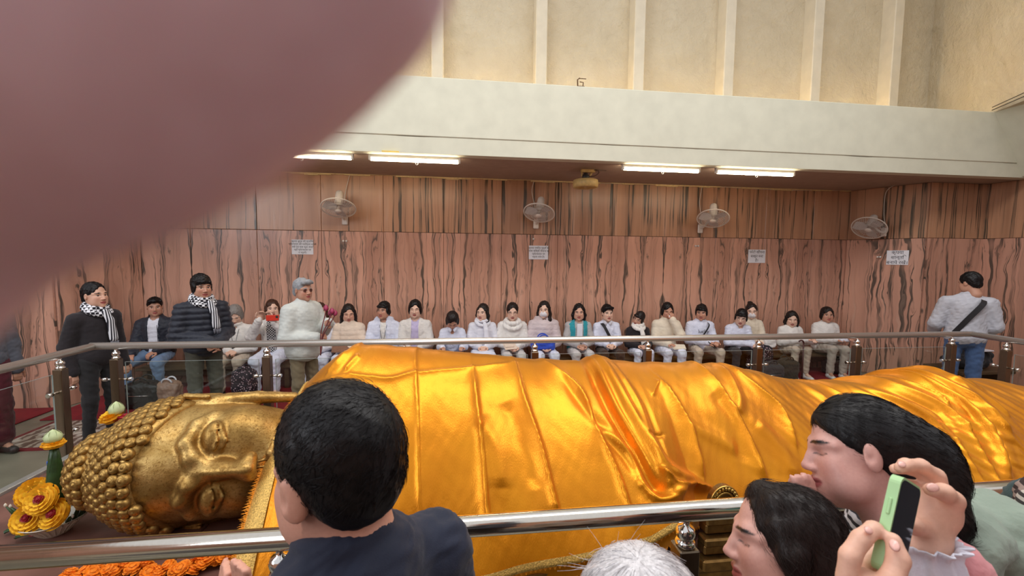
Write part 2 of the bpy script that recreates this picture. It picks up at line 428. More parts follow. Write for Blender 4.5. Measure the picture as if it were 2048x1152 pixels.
b = MB().box((.5, 2.5, -.05), (24, 17, .1)).build('floor', M_FLOOR); struct(b)
M_GROUT = mat('brown_grout', (112, 84, 70), .9, bump=.2)
def slab(wall, p0, p1, z0, z1, u0, flip, material, thick=.03):
    """one marble slab on the line p0-p1 (plan), face towards the hall; its veins are laid out by its own UVs"""
    d = Vector((p1[0]-p0[0], p1[1]-p0[1], 0)); L = d.length; d.normalize(); nrm = Vector((d.y, -d.x, 0)); g = .0025; c = .004
    P = []
    for o, ins in ((0, g), (thick-c, g), (thick, g+c)):      # back, chamfer start, face
        for s_, z in ((ins, z0+ins), (L-ins, z0+ins), (L-ins, z1-ins), (ins, z1-ins)):
            P.append(Vector((p0[0], p0[1], z))+d*s_+nrm*o)
    Fc = [(8, 9, 10, 11)] + [(i, (i+1) % 4, 4+(i+1) % 4, 4+i) for i in range(4)] + [(4+i, 4+(i+1) % 4, 8+(i+1) % 4, 8+i) for i in range(4)]
    me = bpy.data.meshes.new('marble_slab'); me.from_pydata(P, [], Fc); uvl = me.uv_layers.new(name='UVMap')
    for lp in me.loops:
        q = me.vertices[lp.vertex_index].co; s_ = (q-Vector((p0[0], p0[1], 0))).dot(d)
        uvl.data[lp.index].uv = (u0+(L-s_ if flip else s_), q.z*.9+(5 if z0 > 1 else 0))
    return link('marble_slab', me, material, wall)
def clad(name, p0, p1, n, seed, z_top=SOFF):
    d = Vector((p1[0]-p0[0], p1[1]-p0[1])); L = d.length; dn = d.normalized(); nb = Vector((-dn.y, dn.x))
    P = []
    for z in (0, z_top):
        for q in (Vector(p0), Vector(p1), Vector(p1)+nb*.15, Vector(p0)+nb*.15): P.append((q.x, q.y, z))
    w = MB().add(P, [(0, 1, 5, 4), (1, 2, 6, 5), (2, 3, 7, 6), (3, 0, 4, 7), (4, 5, 6, 7), (3, 2, 1, 0)]).build(name, M_GROUT); struct(w)
    for i in range(n):
        a = Vector(p0)+d*(i/n); b_ = Vector(p0)+d*((i+1)/n)
        slab(w, a, b_, 0.0, JOINT, seed+(i//2 % 4)*2.3, i % 2, M_SLAB_LOW)
        slab(w, a, b_, JOINT, z_top, seed+30+(i//2 % 5)*1.9, i % 2, M_SLAB_UP, .022)
    return w
wb = clad('wall_back', (-4.85, YW+.03), (7.15, YW+.03), 13, 0.0)
wl = clad('wall_left', (-8.5, 5.9), (-4.95, 5.9), 4, 11.0)
wl2 = clad('wall_left_return', (-4.95, 5.9), (-4.62, YW), 1, 23.0)
wr = clad('wall_right_return', (6.92, YW), (7.32, 5.87), 1, 31.0)
wr2 = clad('wall_right_pier', (7.32, 5.87), (8.35, 5.87), 1, 37.5)
wr3 = clad('wall_right', (8.35, 5.87), (8.35, -2.6), 9, 43.0)
clad('wall_front', (8.35, -2.6), (-8.5, -2.6), 18, 61.0)
clad('wall_left_side', (-8.5, -2.6), (-8.5, 5.9), 9, 83.0)
# soffit of the gallery, its front beam, the wall and ribs above
cl = MB().box((.3, 6.28, SOFF+.06), (17.6, 1.96, .12)).build('ceiling', M_SOFFIT); struct(cl)
tr = MB()
for i in range(60):                                       # rough pale plaster line where slabs meet the soffit
    x0 = -4.6+i*11.5/60; h = .018+.010*math.sin(i*1.7)+.008*math.sin(i*.63)
    tr.box((x0+.096, YW-.012, SOFF-h/2), (.192, .03, h))
o = tr.build('trim_1', mat('pale_yellow_plaster', (214, 190, 140), .85, bump=.4)); struct(o)
fs = MB().box((-.2, YF+.08, (3.37+FTOP)/2), (17, .16, FTOP-3.37), bevel=.008).build('wall_gallery_front', M_FASCIA); struct(fs)
P = []; Fc = []
for i in range(69):
    x = -8.7+i*.25; z = 3.372+.006*math.sin(i*1.3)+.004*math.sin(i*.53)
    P += [(x, YF+.018, SOFF-.008), (x, YF+.012, z), (x, YF+.17, SOFF-.008)]
    if i: b_ = i*3; Fc += [(b_-3, b_, b_+1, b_-2), (b_-1, b_+2, b_, b_-3)]
MB().add(P, Fc).build('lower_band', M_FASCIA, fs)
ld = MB().box((0, 6.0, 3.84), (17.5, 1.3, .12)).build('floor_gallery', M_FASCIA); struct(ld)
Xc = at(1853, 215, Y=YU).x
up = MB().box(((Xc-9)/2, YU+.1, 5.6), (Xc+9, .2, 3.9)).build('wall_upper', M_CREAM); struct(up)
for px in (665, 875, 1082, 1277, 1457, 1632, 1790):
    X = at(px, 120, Y=YU-.2).x
    MB().box((X, YU-.11, 5.6), (.17, .24, 3.8), bevel=.012).build('rib', mat('cream_rib_paint', (224, 212, 188), .8, var=.05, nscale=6, bump=.2), up)
# right end above the beam: wall splaying towards the hall, and the sloped cove under it
a = Vector((Xc, YU)); c2 = Vector((7.5, YF)); dd = (c2-a); e2 = a+dd*2.6
w = MB().add([(a.x, a.y, FTOP), (e2.x, e2.y, FTOP), (e2.x, e2.y, 7.6), (a.x, a.y, 7.6), (a.x+.3, a.y, FTOP), (e2.x+.3, e2.y, FTOP), (e2.x+.3, e2.y, 7.6), (a.x+.3, a.y, 7.6)],
             [(0, 3, 2, 1), (4, 5, 6, 7), (0, 1, 5, 4), (3, 7, 6, 2), (0, 4, 7, 3), (1, 2, 6, 5)]).build('wall_right_upper', M_CREAM); struct(w)
cv = [(7.5, 4.06), (8.09, 3.19), (8.7, 3.19), (8.7, 4.06)]
mt = Matrix(((1, 0, 0, 0), (0, 0, -1, YF+.02), (0, 1, 0, 0), (0, 0, 0, 1)))
w = MB().prism(cv, 4.5, mt).build('trim_2', M_FASCIA); struct(w)
w = MB()
for k in (0, .04):
    w.tube([Vector((7.46, YF-.02, 4.075+k))+Vector((-.03, 0, 0)), Vector((c2.x+dd.x*.4-.08, c2.y+dd.y*.4, 4.085+k*1.2)), Vector((c2.x+dd.x*.9-.08, c2.y+dd.y*.9, 4.10+k*1.5))], .006, 6)
tag(w.build('wire', mat('grey_wire', (96, 84, 68), .6, bump=0)), 'pair of thin wires leaving the gallery corner at the upper right', 'wire')
# lamps hidden on the gallery ledge that wash the upper wall
LED = glow_mat('warm_lamp_tube', (1.0, .74, .36, 1), 42)
for px, wh in ((770, 'first bay from the left'), (985, 'second bay from the left'), (1180, 'bay above the soffit fan'), (1368, 'fourth bay from the left'), (1545, 'fifth bay from the left'), (1712, 'rightmost rib bay')):
    X = at(px, 150, Y=YU-.1).x
    r = empty('ledge_lamp', (X, YU-.22, 3.9)); tag(r, 'warm lamp tube lying on the gallery ledge in the '+wh, 'lamp', 'lamps on the gallery ledge')
    MB().box((0, 0, .015), (.9, .05, .03)).build('batten', M_WHITE_PLASTIC, r); MB().tube([(-.42, 0, .05), (.42, 0, .05)], .014, 8).build('tube', LED, r)

# ---------------------------------------------------------------- tube lights under the soffit
TUBE = glow_mat('white_lamp_tube', (1.0, .86, .62, 1), 22)
lab = ['leftmost white tube light, beside the yellow patch', 'tube light with the yellow patch behind it', 'tube light next to the soffit fan', 'rightmost white tube light under the soffit']
for i, (x0, y0, x1, y1) in enumerate(((487, 308, 706, 316), (735, 316, 921, 322), (1243, 338, 1405, 342), (1430, 345, 1592, 350))):
    p, q = at(x0, y0, z=3.115), at(x1, y1, z=3.115); Ym = 5.45; X0, X1 = p.x, q.x; L = X1-X0
    r = empty('tube_light', ((X0+X1)/2, Ym, SOFF)); tag(r, lab[i], 'lamp', 'tube lights under the gallery soffit')
    MB().box((0, 0, -.02), (L, .04, .04), bevel=.004).build('batten', M_WHITE_PLASTIC, r)
    MB().tube([(-L/2+.03, 0, -.066), (L/2-.03, 0, -.066)], .016, 10).build('tube', TUBE, r)
    for s_ in (-1, 1): MB().box((s_*(L/2-.015), 0, -.05), (.03, .042, .055), bevel=.005).build('end_cap', M_WHITE_PLASTIC, r)
    MB().tube(arc((.02, 0, -.098), .014, 0, 6.283, 10), .004, 6, closed=False).build('pull_ring', M_WHITE_PLASTIC, r)
p = at(781, 304, z=SOFF-.01)
tag(MB().box((p.x, p.y+.03, SOFF-.004), (.20, .10, .006), bevel=.001).build('paper_patch', mat('yellow_paper', (232, 196, 40), .7, bump=.1)), 'yellow paper patch stuck on the soffit behind a tube light', 'paper')

RET_D = Vector((.40, -.98, 0)).normalized(); RET_N = Vector((RET_D.y, -RET_D.x, 0))
def on_return(x, y, off=.036):
    """point seen at a pixel on the face of the right return of the marble wall"""
    q = at(x, y, d=1.0)-CAMP; p0 = Vector((6.92, YW, 0))+RET_N*off
    return CAMP+q*((p0-CAMP).dot(RET_N)/q.dot(RET_N))
# ---------------------------------------------------------------- wall fans
M_FAN = mat('ivory_fan_plastic', (226, 216, 204), .35, var=.03, bump=.02); M_BLADE = mat('grey_fan_blade', (196, 188, 182), .3, var=.03, bump=.02)
M_WIRE = mat('fan_guard_wire', (222, 214, 204), .35, .2, var=.02, bump=0)
def guard(z0, z1, r=.235, n=44):
    g = MB()
    for k in range(n):
        a = 2*math.pi*k/n; c, s_ = math.cos(a), math.sin(a)
        pr = [(.045, z1), (.11, z1), (.185, z1+(z0-z1)*.25), (r, z0)]
        g.tube([(q*c, q*s_, z) for q, z in pr], .0016, 4, cap=False)
    for q, z in ((.045, z1), (.11, z1), (.17, z1+(z0-z1)*.18)): g.tube([(q*math.cos(t), q*math.sin(t), z) for t in [2*math.pi*i/28 for i in range(28)]], .002, 4, closed=True)
    return g.mesh('guard')
rim = MB(); rim.tube([(.236*math.cos(t), .236*math.sin(t), 0) for t in [2*math.pi*i/40 for i in range(40)]], .009, 8, closed=True); ME_RIM = rim.mesh('rim')
ME_GF, ME_GB = guard(0, .055), guard(0, -.05)
bl = []
for k in range(7):
    t = k/6; w_ = .02+.075*math.sin(t*2.4)**.8
    for s_ in (-1, 1): bl.append((.03+.175*t, s_*w_*.8+.02*t, s_*.022*(1-.3*t)))
ME_BLADE = MB().add(bl+[(x, y, z+.003) for x, y, z in bl], [(2*i, 2*i+2, 2*i+3, 2*i+1) for i in range(6)]+[(14+2*i+1, 14+2*i+3, 14+2*i+2, 14+2*i) for i in range(6)], True).mesh('blade'); ME_BLADE.materials.append(M_BLADE)
ME_MOTOR = MB().lathe([(.0, -.29), (.038, -.285), (.052, -.27), (.058, -.22), (.06, -.06), (.05, -.045), (.0, -.045)], seg=20).mesh('motor')
ME_HUB = MB().lathe([(.0, .068), (.03, .066), (.044, .058), (.046, .05), (.02, .046), (.022, -.02), (.0, -.02)], seg=18).mesh('hub')
M_DARK = mat('dark_plastic', (52, 46, 42), .5, bump=.02)
for me_, m_ in ((ME_RIM, M_FAN), (ME_GF, M_WIRE), (ME_GB, M_WIRE), (ME_MOTOR, M_FAN), (ME_HUB, M_FAN)): me_.materials.append(m_)
def wall_fan(center, blow, wall_pt, cable, label):
    """blow: direction the fan faces; wall_pt: where its bracket meets the wall; cable: world points"""
    r = empty('wall_fan', center); q = Vector(blow).to_track_quat('Z', 'Y').to_euler(); c = Vector(center)
    tag(r, label, 'fan', 'white fans on the marble wall')
    for nm, me_ in (('rim', ME_RIM), ('front_guard', ME_GF), ('rear_guard', ME_GB), ('motor', ME_MOTOR), ('hub', ME_HUB)): link(nm, me_, None, r, rot=q)
    for k in range(3):
        o = link('blade', ME_BLADE, None, r); o.rotation_euler = (Vector(blow).to_track_quat('Z', 'Y').to_matrix() @ Matrix.Rotation(k*2.094+.5, 3, 'Z')).to_euler()
    bk = Vector(blow).normalized()*-.16; wp = Vector(wall_pt)-c
    MB().tube(spline([bk, bk*1.1+Vector((0, 0, -.05)), wp*.6+bk*.3+Vector((0, 0, -.05)), wp], 4), .018, 8).build('arm', M_FAN, r)
    n_ = Vector((0, -1, 0)) if abs(wp.y) > abs(wp.x) else Vector((-1, 0, 0))
    d = Vector((.09, .03, .15)) if n_.y else Vector((.03, .09, .15))
    MB().box(wp+n_*.014, d, bevel=.012).build('wall_plate', M_FAN, r)
    if cable: MB().tube([Vector(p)-c for p in spline(cable, 6)], .006, 6).build('cable', M_CABLE, r)
for i, (px, py, tx, mx) in enumerate(((677, 416, .05, 690), (1078, 426, -.22, 1072), (1426, 437, -.30, 1400))):
    c = at(px, py, Y=6.47); wx = at(mx, py+14, Y=YW).x
    top = at((700, 1068, 1404)[i], (347, 362, 374)[i], Y=YW-.02); mid = at((691, 1064, 1399)[i], (385, 385, 405)[i], Y=YW-.02)
    wall_fan(c, (tx, -.48, -.88), (wx, YW, c.z-.14), [top, mid, (wx, YW-.04, c.z+.05)],
             ('leftmost wall fan, above the leftmost paper notice', 'middle wall fan hanging left of the soffit fan', 'wall fan on the marble right of the soffit fan')[i])
c = at(1738, 456, X=6.72); wall_fan(c, (-.62, -.30, -.72), (7.04, c.y+.02, c.z-.06), [at(1793, 368, X=7.06), at(1772, 385, X=7.06), at(1768, 430, X=7.04), (7.03, c.y, c.z+.05)], 'wall fan on the right return of the marble wall')
# soffit fan on a bracket
c = at(1171, 368, z=2.98); r = empty('soffit_fan', (c.x, c.y, SOFF)); tag(r, 'dirty yellow drum fan bolted under the soffit', 'fan')
M_DRUM = mat('yellowed_metal', (206, 176, 112), .5, var=.15, bump=.1)
MB().lathe([(.155, -.25), (.172, -.245), (.178, -.2), (.172, -.15), (.15, -.14), (.08, -.135), (.0, -.13)], seg=28).build('drum', M_DRUM, r)
MB().lathe([(.0, -.235), (.15, -.236), (.155, -.247), (.0, -.247)], seg=24).build('grille', M_DARK, r)
gr = MB()
for k in range(16): gr.tube([(.03*math.cos(k*.3927), .03*math.sin(k*.3927), -.252), (.165*math.cos(k*.3927), .165*math.sin(k*.3927), -.252)], .003, 4)
gr.build('guard', M_DRUM, r); MB().lathe([(.05, -.14), (.055, -.09), (.03, -.06), (.03, -.05)], seg=14).build('motor', M_DARK, r)
MB().box((.03, 0, -.02), (.2, .06, .04), bevel=.006).tube([(-.05, .0, -.02), (-.06, 0, -.09), (0, 0, -.1)], .012, 8).tube([(.1, .0, -.02), (.06, 0, -.09), (0, 0, -.1)], .012, 8).build('bracket', M_DRUM, r)
MB().tube(spline([(.02, -.02, -.1), (.12, -.03, -.09), (.18, -.03, -.04), (.14, -.03, .0), (.10, -.02, -.03), (.16, -.02, -.005), (.3, .0, -.005)], 6), .007, 6).build('cable', mat('brown_cable', (92, 66, 52), .5, bump=0), r)
# wires along the top of the marble, small knobs
w = MB(); w.tube(spline([at(x, y, Y=YW-.015) for x, y in ((425, 337), (520, 341), (610, 345), (700, 347))], 4), .004, 5)
for x, y in ((460, 338), (495, 340), (555, 343), (618, 345), (655, 346)): w.box(at(x, y, Y=YW-.012), (.018, .02, .022))
tag(w.build('wire', M_CABLE), 'thin clipped wire running along the marble top left of the first fan', 'wire')
w = MB(); w.tube(spline([at(x, y, Y=YW-.015) for x, y in ((1068, 362), (1110, 361), (1150, 365), (1400, 372), (1560, 380), (1695, 381))], 4), .004, 5)
for x, y in ((1101, 361), (1127, 362), (1404, 373), (1585, 380), (1630, 380)): w.box(at(x, y, Y=YW-.012), (.018, .02, .022))
tag(w.build('wire', M_CABLE), 'thin clipped wire running along the marble top right of the second fan', 'wire')
for x, y, nm in ((687, 482, 'under the leftmost fan'), (1391, 492, 'under the wall fan beside the third notice'), (1756, 514, 'beside the right end notice'), (1067, 478, 'above the second notice')):
    P = at(x, y, Y=YW-.008) if x < 1700 else on_return(x, y)
    n_ = 2 if x != 1067 else 1
    r = empty('fan_knob', P); tag(r, 'small white screw caps on the marble '+nm, 'knob', 'screw caps on the marble')
    for k in range(n_): MB().lathe([(.016, 0), (.016, .012), (.011, .02), (0, .021)], (k*.045 if x < 1700 else 0, 0 if x < 1700 else -k*.045, 0), 12, rot=(math.pi/2, 0, 0) if x < 1700 else (0, -math.pi/2, 0)).build('cap', M_WHITE_PLASTIC, r)
# rusty bracket on the ledge
p = at(1161, 171, Y=YF+.06); br = MB().box((0, 0, .02), (.09, .06, .012)).tube([(-.035, 0, .02), (-.04, 0, .11), (-.01, 0, .13)], .008, 6).tube([(.03, 0, .02), (.035, 0, .08), (-.01, 0, .085)], .007, 6).tube([(-.02, 0, .125), (.07, 0, .125)], .005, 6)
tag(br.build('ledge_bracket', mat('rusty_iron', (112, 82, 52), .7, .3, var=.3, bump=.3), loc=(p.x, p.y, FTOP-.01)), 'small rusty iron bracket standing on the gallery ledge', 'bracket')

# ---------------------------------------------------------------- paper notices
M_PAPER = mat('white_paper', (232, 232, 238), .7, var=.02, bump=.03); M_INK = mat('black_ink', (40, 38, 44), .8, bump=0)
def text_part(parent, body, size, loc, rot, material, space=1.0, align='CENTER'):
    cu = bpy.data.curves.new('lettering', 'FONT'); cu.body = body; cu.size = size; cu.align_x = align; cu.align_y = 'CENTER'; cu.space_line = space
    cu.extrude = .0004
    t = bpy.data.objects.new('t', cu); COL.objects.link(t); bpy.context.view_layer.update()
    me = bpy.data.meshes.new_from_object(t.evaluated_get(bpy.context.evaluated_depsgraph_get())); bpy.data.objects.remove(t)
    return link('lettering', me, material, parent, loc, rot)
def notice(px, txt, size, label):
    x0, y0, x1, y1 = px
    if x0 < 1700:
        a = at(x0, y0, Y=YW-.006); b_ = at(x1, y1, Y=YW-.006); w_, h = b_.x-a.x, a.z-b_.z; c = (a+b_)/2; rz = 0
    else:
        a = on_return(x0, y0); b_ = on_return(x1, y1); k = RET_D; w_ = (Vector((b_.x, b_.y))-Vector((a.x, a.y))).length; h = a.z-b_.z
        c = (a+b_)/2; rz = math.atan2(k.y, k.x)
    r = empty('paper_notice', c, rz); tag(r, label, 'notice', 'paper notices on the marble wall')
    MB().box((0, 0, 0), (w_, .004, h), bevel=.001).build('sheet', M_PAPER, r)
    text_part(r, txt, size, (0, -.0032, 0), (math.pi/2, 0, 0), M_INK, 1.15)
notice((583, 479, 627, 509), 'कृपया बुद्ध की प्रतिमा\nप्लेटफार्म की पवित्रता बनाये\nरखें एवं फल फूल आदि\nयहाँ प्लेटफार्म पर\nन चढ़ायें।', .037, 'white five-line notice under the leftmost fan')
notice((1058, 491, 1096, 519), 'कृपया पवित्र मूर्ति के\nपास सिक्के फेंकना व\nप्लेटफार्म पर\nचढ़ना मना है।', .042, 'white four-line notice under the middle fan')
notice((1497, 499, 1530, 526), 'फोटो खींचना\nसख्त मना\nहै।', .062, 'white three-line notice with large letters on the back wall')
notice((1774, 501, 1816, 530), 'कृपया\nशान्ति\nबनाये रखें।', .072, 'white three-line notice on the right return of the wall')
# ---------------------------------------------------------------- steel railing round the couch
RY0, RY1, RX0, RX1, RZ = 1.29, 4.25, -3.28, 6.0, 1.10
def post(parent, loc, along, clamps=(1, -1), base=0.0):
    """square post with ball and stem carrying the rail, and clamp arms for the glass"""
    x, y = loc; p = MB().box((x, y, (base+.98)/2), (.07, .07, .98-base), bevel=.004).build('post', M_POST, parent)
    MB().lathe([(.03, .98), (.034, .99), (.03, 1.0), (.022, 1.004), (.03, 1.015), (.0325, 1.03), (.026, 1.046), (.012, 1.052), (.011, 1.075), (.014, 1.08)], (x, y, 0), 14).build('ball_mount', M_CHROME, p)
    for s_ in clamps:
        for zz in (.79, .42):
            a = Vector(along)*s_; c = Vector((x, y, zz))
            MB().tube([c+a*.03, c+a*.10], .010, 8).tube([c+a*.085, c+a*.125], .017, 10).build('glass_clamp', M_CHROME, p)
    return p
def run(label, p0, p1, stops, gtop=.95):
    d = Vector((p1[0]-p0[0], p1[1]-p0[1], 0)); L = d.length; d.normalize(); inset = .031 if abs(d.y) > .5 else -.03
    r = empty('steel_railing', (0, 0, 0)); tag(r, label, 'railing', 'railing round the reclining statue')
    MB().tube([Vector((p0[0], p0[1], RZ))+d*inset, Vector((p1[0], p1[1], RZ))-d*inset], .0325, 20).build('handrail', M_STEEL if p0[1] == p1[1] == RY0 else M_STEEL2, r)
    for s_ in stops: post(r, (p0[0]+d.x*s_, p0[1]+d.y*s_), d)
    if gtop:
        ss = list(stops); gh = gtop-.17
        for a, b_ in zip(ss[:-1], ss[1:]):
            A = Vector((p0[0], p0[1], 0))+d*(a+.075); B = Vector((p0[0], p0[1], 0))+d*(b_-.075); c = (A+B)/2
            w_ = (B-A).length; ang = math.atan2(d.y, d.x)
            g = MB().box((0, 0, 0), (w_, .010, gh)).build('glass_panel', M_GLASS, r, (c.x, c.y, .17+gh/2), (0, 0, ang))
            MB().box((0, 0, gh/2+.0012), (w_, .0104, .0016)).box((-w_/2, 0, 0), (.002, .0104, gh)).box((w_/2, 0, 0), (.002, .0104, gh)).build('polished_edge', M_GLASS_EDGE, g)
    return r
bx = [at(px, 800, Y=RY1).x-RX0 for px in (237, 537)]+[2.70+.05, 4.06, 5.28, 6.56, 7.78, 9.03]
run('far run of the steel handrail, in front of the seated people', (RX0, RY1), (RX1, RY1), bx)
run('left end run of the steel handrail beside the offerings', (RX0, RY0), (RX0, RY1), [.15, 1.35, 2.62])
run('right end run of the steel handrail', (RX1, RY0), (RX1, RY1), [.15, 1.35, 2.62])
fx = at(1371, 1070, Y=RY0).x-RX0
run('near run of the steel handrail, across the bottom of the picture', (RX0, RY0), (RX1, RY0), [.15, 1.45, 2.75, fx, fx+1.3, fx+2.6, 9.1], .76)
# ---------------------------------------------------------------- couch of the statue
CT = .50                                                    # top of the couch
M_REDSTONE = mat('red_brown_stone', (112, 76, 66), .4, var=.25, nscale=7, bump=.08)
M_GILT_DARK = mat('dark_gilt', (138, 104, 58), .38, .85, var=.35, nscale=22, bump=.3, bdist=.006)
M_GREYMETAL = mat('grey_metal_channel', (176, 176, 172), .4, .7, var=.08)
cr = empty('stone_couch', (0, 0, 0)); tag(cr, 'long red brown stone couch that carries the reclining statue', 'couch')
MB().box((1.4, 2.75, CT/2-.03), (8.1, 1.66, CT-.06), bevel=.01).build('core', M_REDSTONE, cr)
for i in range(6): MB().box((-2.70+1.367*(i+.5), 2.75, CT-.03), (1.363, 1.74, .06), bevel=.006).build('top_stone', M_REDSTONE, cr)
prof = [(1.90, .02), (1.86, .05), (1.86, .11), (1.885, .14), (1.885, .20), (1.87, .225), (1.87, .26), (1.89, .285), (1.89, .37), (1.865, .40), (1.85, .43), (1.85, .47), (1.875, .49)]
def moulding(x0, x1, pr):
    P = []; n = len(pr)
    for x in (x0, x1): P += [(x, y, z) for y, z in pr]
    return MB().add(P, [(i, n+i, n+i+1, i+1) for i in range(n-1)])
moulding(-2.7, 1.02, prof).build('front_moulding', M_GILT_DARK, cr); moulding(1.02, 5.45, prof).build('front_moulding', M_GILT_DARK, cr)
ch = MB().box((-2.72, 2.75, CT-.005), (.05, 1.78, .05), bevel=.004).box((-2.80, 2.75, CT-.05), (.09, 1.8, .012))
ch.build('edge_channel', M_GREYMETAL, cr)
# raised gilt panel with the oval medallion, standing at the front edge
pn = empty('gilt_panel', (1.42, 1.84, 0)); tag(pn, 'stepped dark gilt pedestal panel behind the near handrail with an oval medallion', 'panel')
for k, (z0, z1, y0, w_) in enumerate(((.44, .50, -.03, .62), (.505, .555, .0, .58), (.56, .60, -.02, .60), (.605, .655, .01, .56), (.66, .70, -.01, .58))):
    MB().box((.06, y0+.03, (z0+z1)/2), (w_, .07, z1-z0), bevel=.008).build('moulding_course', M_GILT_DARK, pn)
md = MB(); ctr = Vector((-.12, .05, .745)); A, B = .077, .095
ol = [(A*math.cos(t), B*math.sin(t)) for t in [2*math.pi*i/36 for i in range(36)]]
mt = Matrix(((1, 0, 0, ctr.x), (0, 0, -1, ctr.y), (0, 1, 0, ctr.z), (0, 0, 0, 1)))
md.prism(ol, .03, mt); mo = md.build('medallion', M_GILT_DARK, pn)
M_GILT = mat('bright_gilt', (196, 158, 84), .3, .95, var=.25, nscale=30, bump=.2)
for i in range(24):
    t = 2*math.pi*i/24; MB().lathe([(0, .013), (.007, .010), (.0105, .003), (.0095, -.004)], (ctr.x+A*.86*math.cos(t), ctr.y-.031, ctr.z+B*.86*math.sin(t)), 8, rot=(math.pi/2, 0, t)).build('bead', M_GILT, mo)
MB().tube([ctr+Vector((A*.66*math.cos(t), -.034, B*.66*math.sin(t))) for t in [2*math.pi*i/36 for i in range(36)]], .005, 6, closed=True).tube([ctr+Vector((A*.97*math.cos(t), -.03, B*.97*math.sin(t))) for t in [2*math.pi*i/36 for i in range(36)]], .006, 6, closed=True).build('ring', M_GILT, mo)
for i, x in enumerate((-.03, -.015, .0, .015, .03)):        # raised upright strokes inside the oval
    MB().box((ctr.x+x, ctr.y-.034, ctr.z-.004+.004*(i % 2)), (.006, .01, .062-.012*abs(i-2)), bevel=.002).build('raised_stroke', M_GILT, mo)
MB().box((ctr.x, ctr.y-.034, ctr.z+.026), (.075, .01, .007), bevel=.002).build('raised_stroke', M_GILT, mo)

# ---------------------------------------------------------------- the reclining statue: head, curls, body under the cloth
g = NT('worn_gold_leaf'); vv = g.coords('Object'); n1 = g.noise(vv, 5, 6, .65, .3); n2 = g.noise(vv, 80, 5, .65); n3 = g.noise(vv, 1.7, 3)
c = g.ramp(n1, [(.30, srgb(126, 94, 48)), (.48, srgb(170, 134, 74)), (.62, srgb(198, 164, 102)), (.78, srgb(152, 118, 64))])
c = g.mix(g.math('MULTIPLY', g.ramp(n2, [(.52, (0, 0, 0)), (.64, (1, 1, 1))]), .6), c, srgb(112, 74, 26))
g.base(c); g.set(Metallic=.88); g.l(g.ramp(n2, [(.3, (.32, .32, .32)), (.7, (.52, .52, .52))]), g.b.inputs['Roughness'])
g.bump(g.math('ADD', n2, g.math('MULTIPLY', n1, .6)), .22, .01); M_GOLD = g.m
HX, HY, HZ = -1.345, 2.48, .815
tilt = math.radians(13)
st = empty('reclining_statue', (HX, HY, CT)); tag(st, 'golden reclining statue lying on its side with curled hair, face towards the viewer', 'statue')
HR = Matrix(((0, 0, -1), (0, 1, 0), (1, 0, 0)))             # local x,y,z -> world: left side up, crown to the left
HR = Matrix.Rotation(math.radians(23), 3, 'Z') @ Matrix.Rotation(math.radians(4), 3, 'Y') @ Matrix.Rotation(-tilt, 3, 'X') @ HR
f = Field((-.48, -.66, -.85), (.50, .55, .85), .0105)
f.ell((0, .06, .17), (.345, .40, .38), .03); f.ell((0, -.05, -.10), (.315, .325, .39), .10)
f.ell((0, -.10, -.33), (.235, .235, .15), .10); f.ell((0, -.265, -.445), (.085, .07, .065), .08)
for s_ in (-1, 1):
    f.ell((s_*.17, -.215, -.15), (.135, .13, .16), .08)
    f.ell((s_*.15, -.415, -.01), (.115, .048, .07), .05, 'sub')
    f.ell((s_*.15, -.318, -.012), (.105, .066, .058), .015)
    f.chain([(s_*.035, -.372, .02), (s_*.07, -.366, .085), (s_*.15, -.340, .118), (s_*.24, -.268, .075), (s_*.28, -.21, .0)], [.020, .024, .022, .018, .012], .05)
    f.chain([(s_*.065, -.380, -.022), (s_*.15, -.395, -.045), (s_*.235, -.335, -.022)], [.006, .009, .006], .004, 'sub')
    f.chain([(s_*.06, -.365, -.036), (s_*.15, -.372, -.068), (s_*.24, -.318, -.034)], [.007, .010, .007], .012)
    f.chain([(s_*.065, -.378, -.008), (s_*.15, -.392, -.028), (s_*.235, -.333, -.010)], [.005, .007, .005], .006)
    f.ell((s_*.048, -.430, -.190), (.034, .050, .036), .022)
    f.ell((s_*.024, -.475, -.222), (.014, .024, .012), .008, 'sub')
f.chain([(0, -.358, .06), (0, -.405, -.06), (0, -.468, -.165)], [.030, .040, .050], .05)
f.chain([(0, -.385, .05), (0, -.445, -.06), (0, -.512, -.168)], [.010, .014, .020], .03)
f.ell((0, -.492, -.182), (.036, .036, .032), .018)
f.chain([(-.11, -.335, -.312), (-.048, -.388, -.288), (0, -.392, -.297), (.048, -.388, -.288), (.11, -.335, -.312)], [.010, .021, .019, .021, .010], .014)
f.chain([(-.095, -.340, -.330), (0, -.388, -.352), (.095, -.340, -.330)], [.012, .028, .012], .014)
f.chain([(-.125, -.350, -.316), (0, -.426, -.319), (.125, -.350, -.316)], [.005, .007, .005], .005, 'sub')
for s_ in (-1, 1): f.chain([(s_*.016, -.40, -.225), (s_*.018, -.395, -.268)], [.007, .007], .008)
f.ell((0, -.330, -.395), (.085, .03, .018), .03, 'sub')
f.cap((0, .1, -.30), (0, .12, -.80), .20, .21, .06)
for s_ in (-1, 1):                                          # long-lobed ears
    f.ell((s_*.335, .06, .02), (.045, .12, .17), .02); f.chain([(s_*.345, -.01, .0), (s_*.345, -.015, -.20), (s_*.33, .0, -.43)], [.034, .036, .030], .02)
    f.chain([(s_*.345, .10, -.05), (s_*.345, .085, -.22), (s_*.33, .05, -.43)], [.036, .036, .03], .02)
    f.chain([(s_*.39, .05, .08), (s_*.392, .03, -.08), (s_*.385, .035, -.34)], [.024, .026, .016], .012, 'sub')
    f.chain([(s_*.375, -.05, .05), (s_*.385, .02, .17), (s_*.375, .13, .13), (s_*.37, .14, .0)], [.016, .018, .018, .016], .012)
me = net_mesh('head', f, disp=lambda V: .0022*wob(V, 9, 2)); hd = link('head', me, M_GOLD, st)
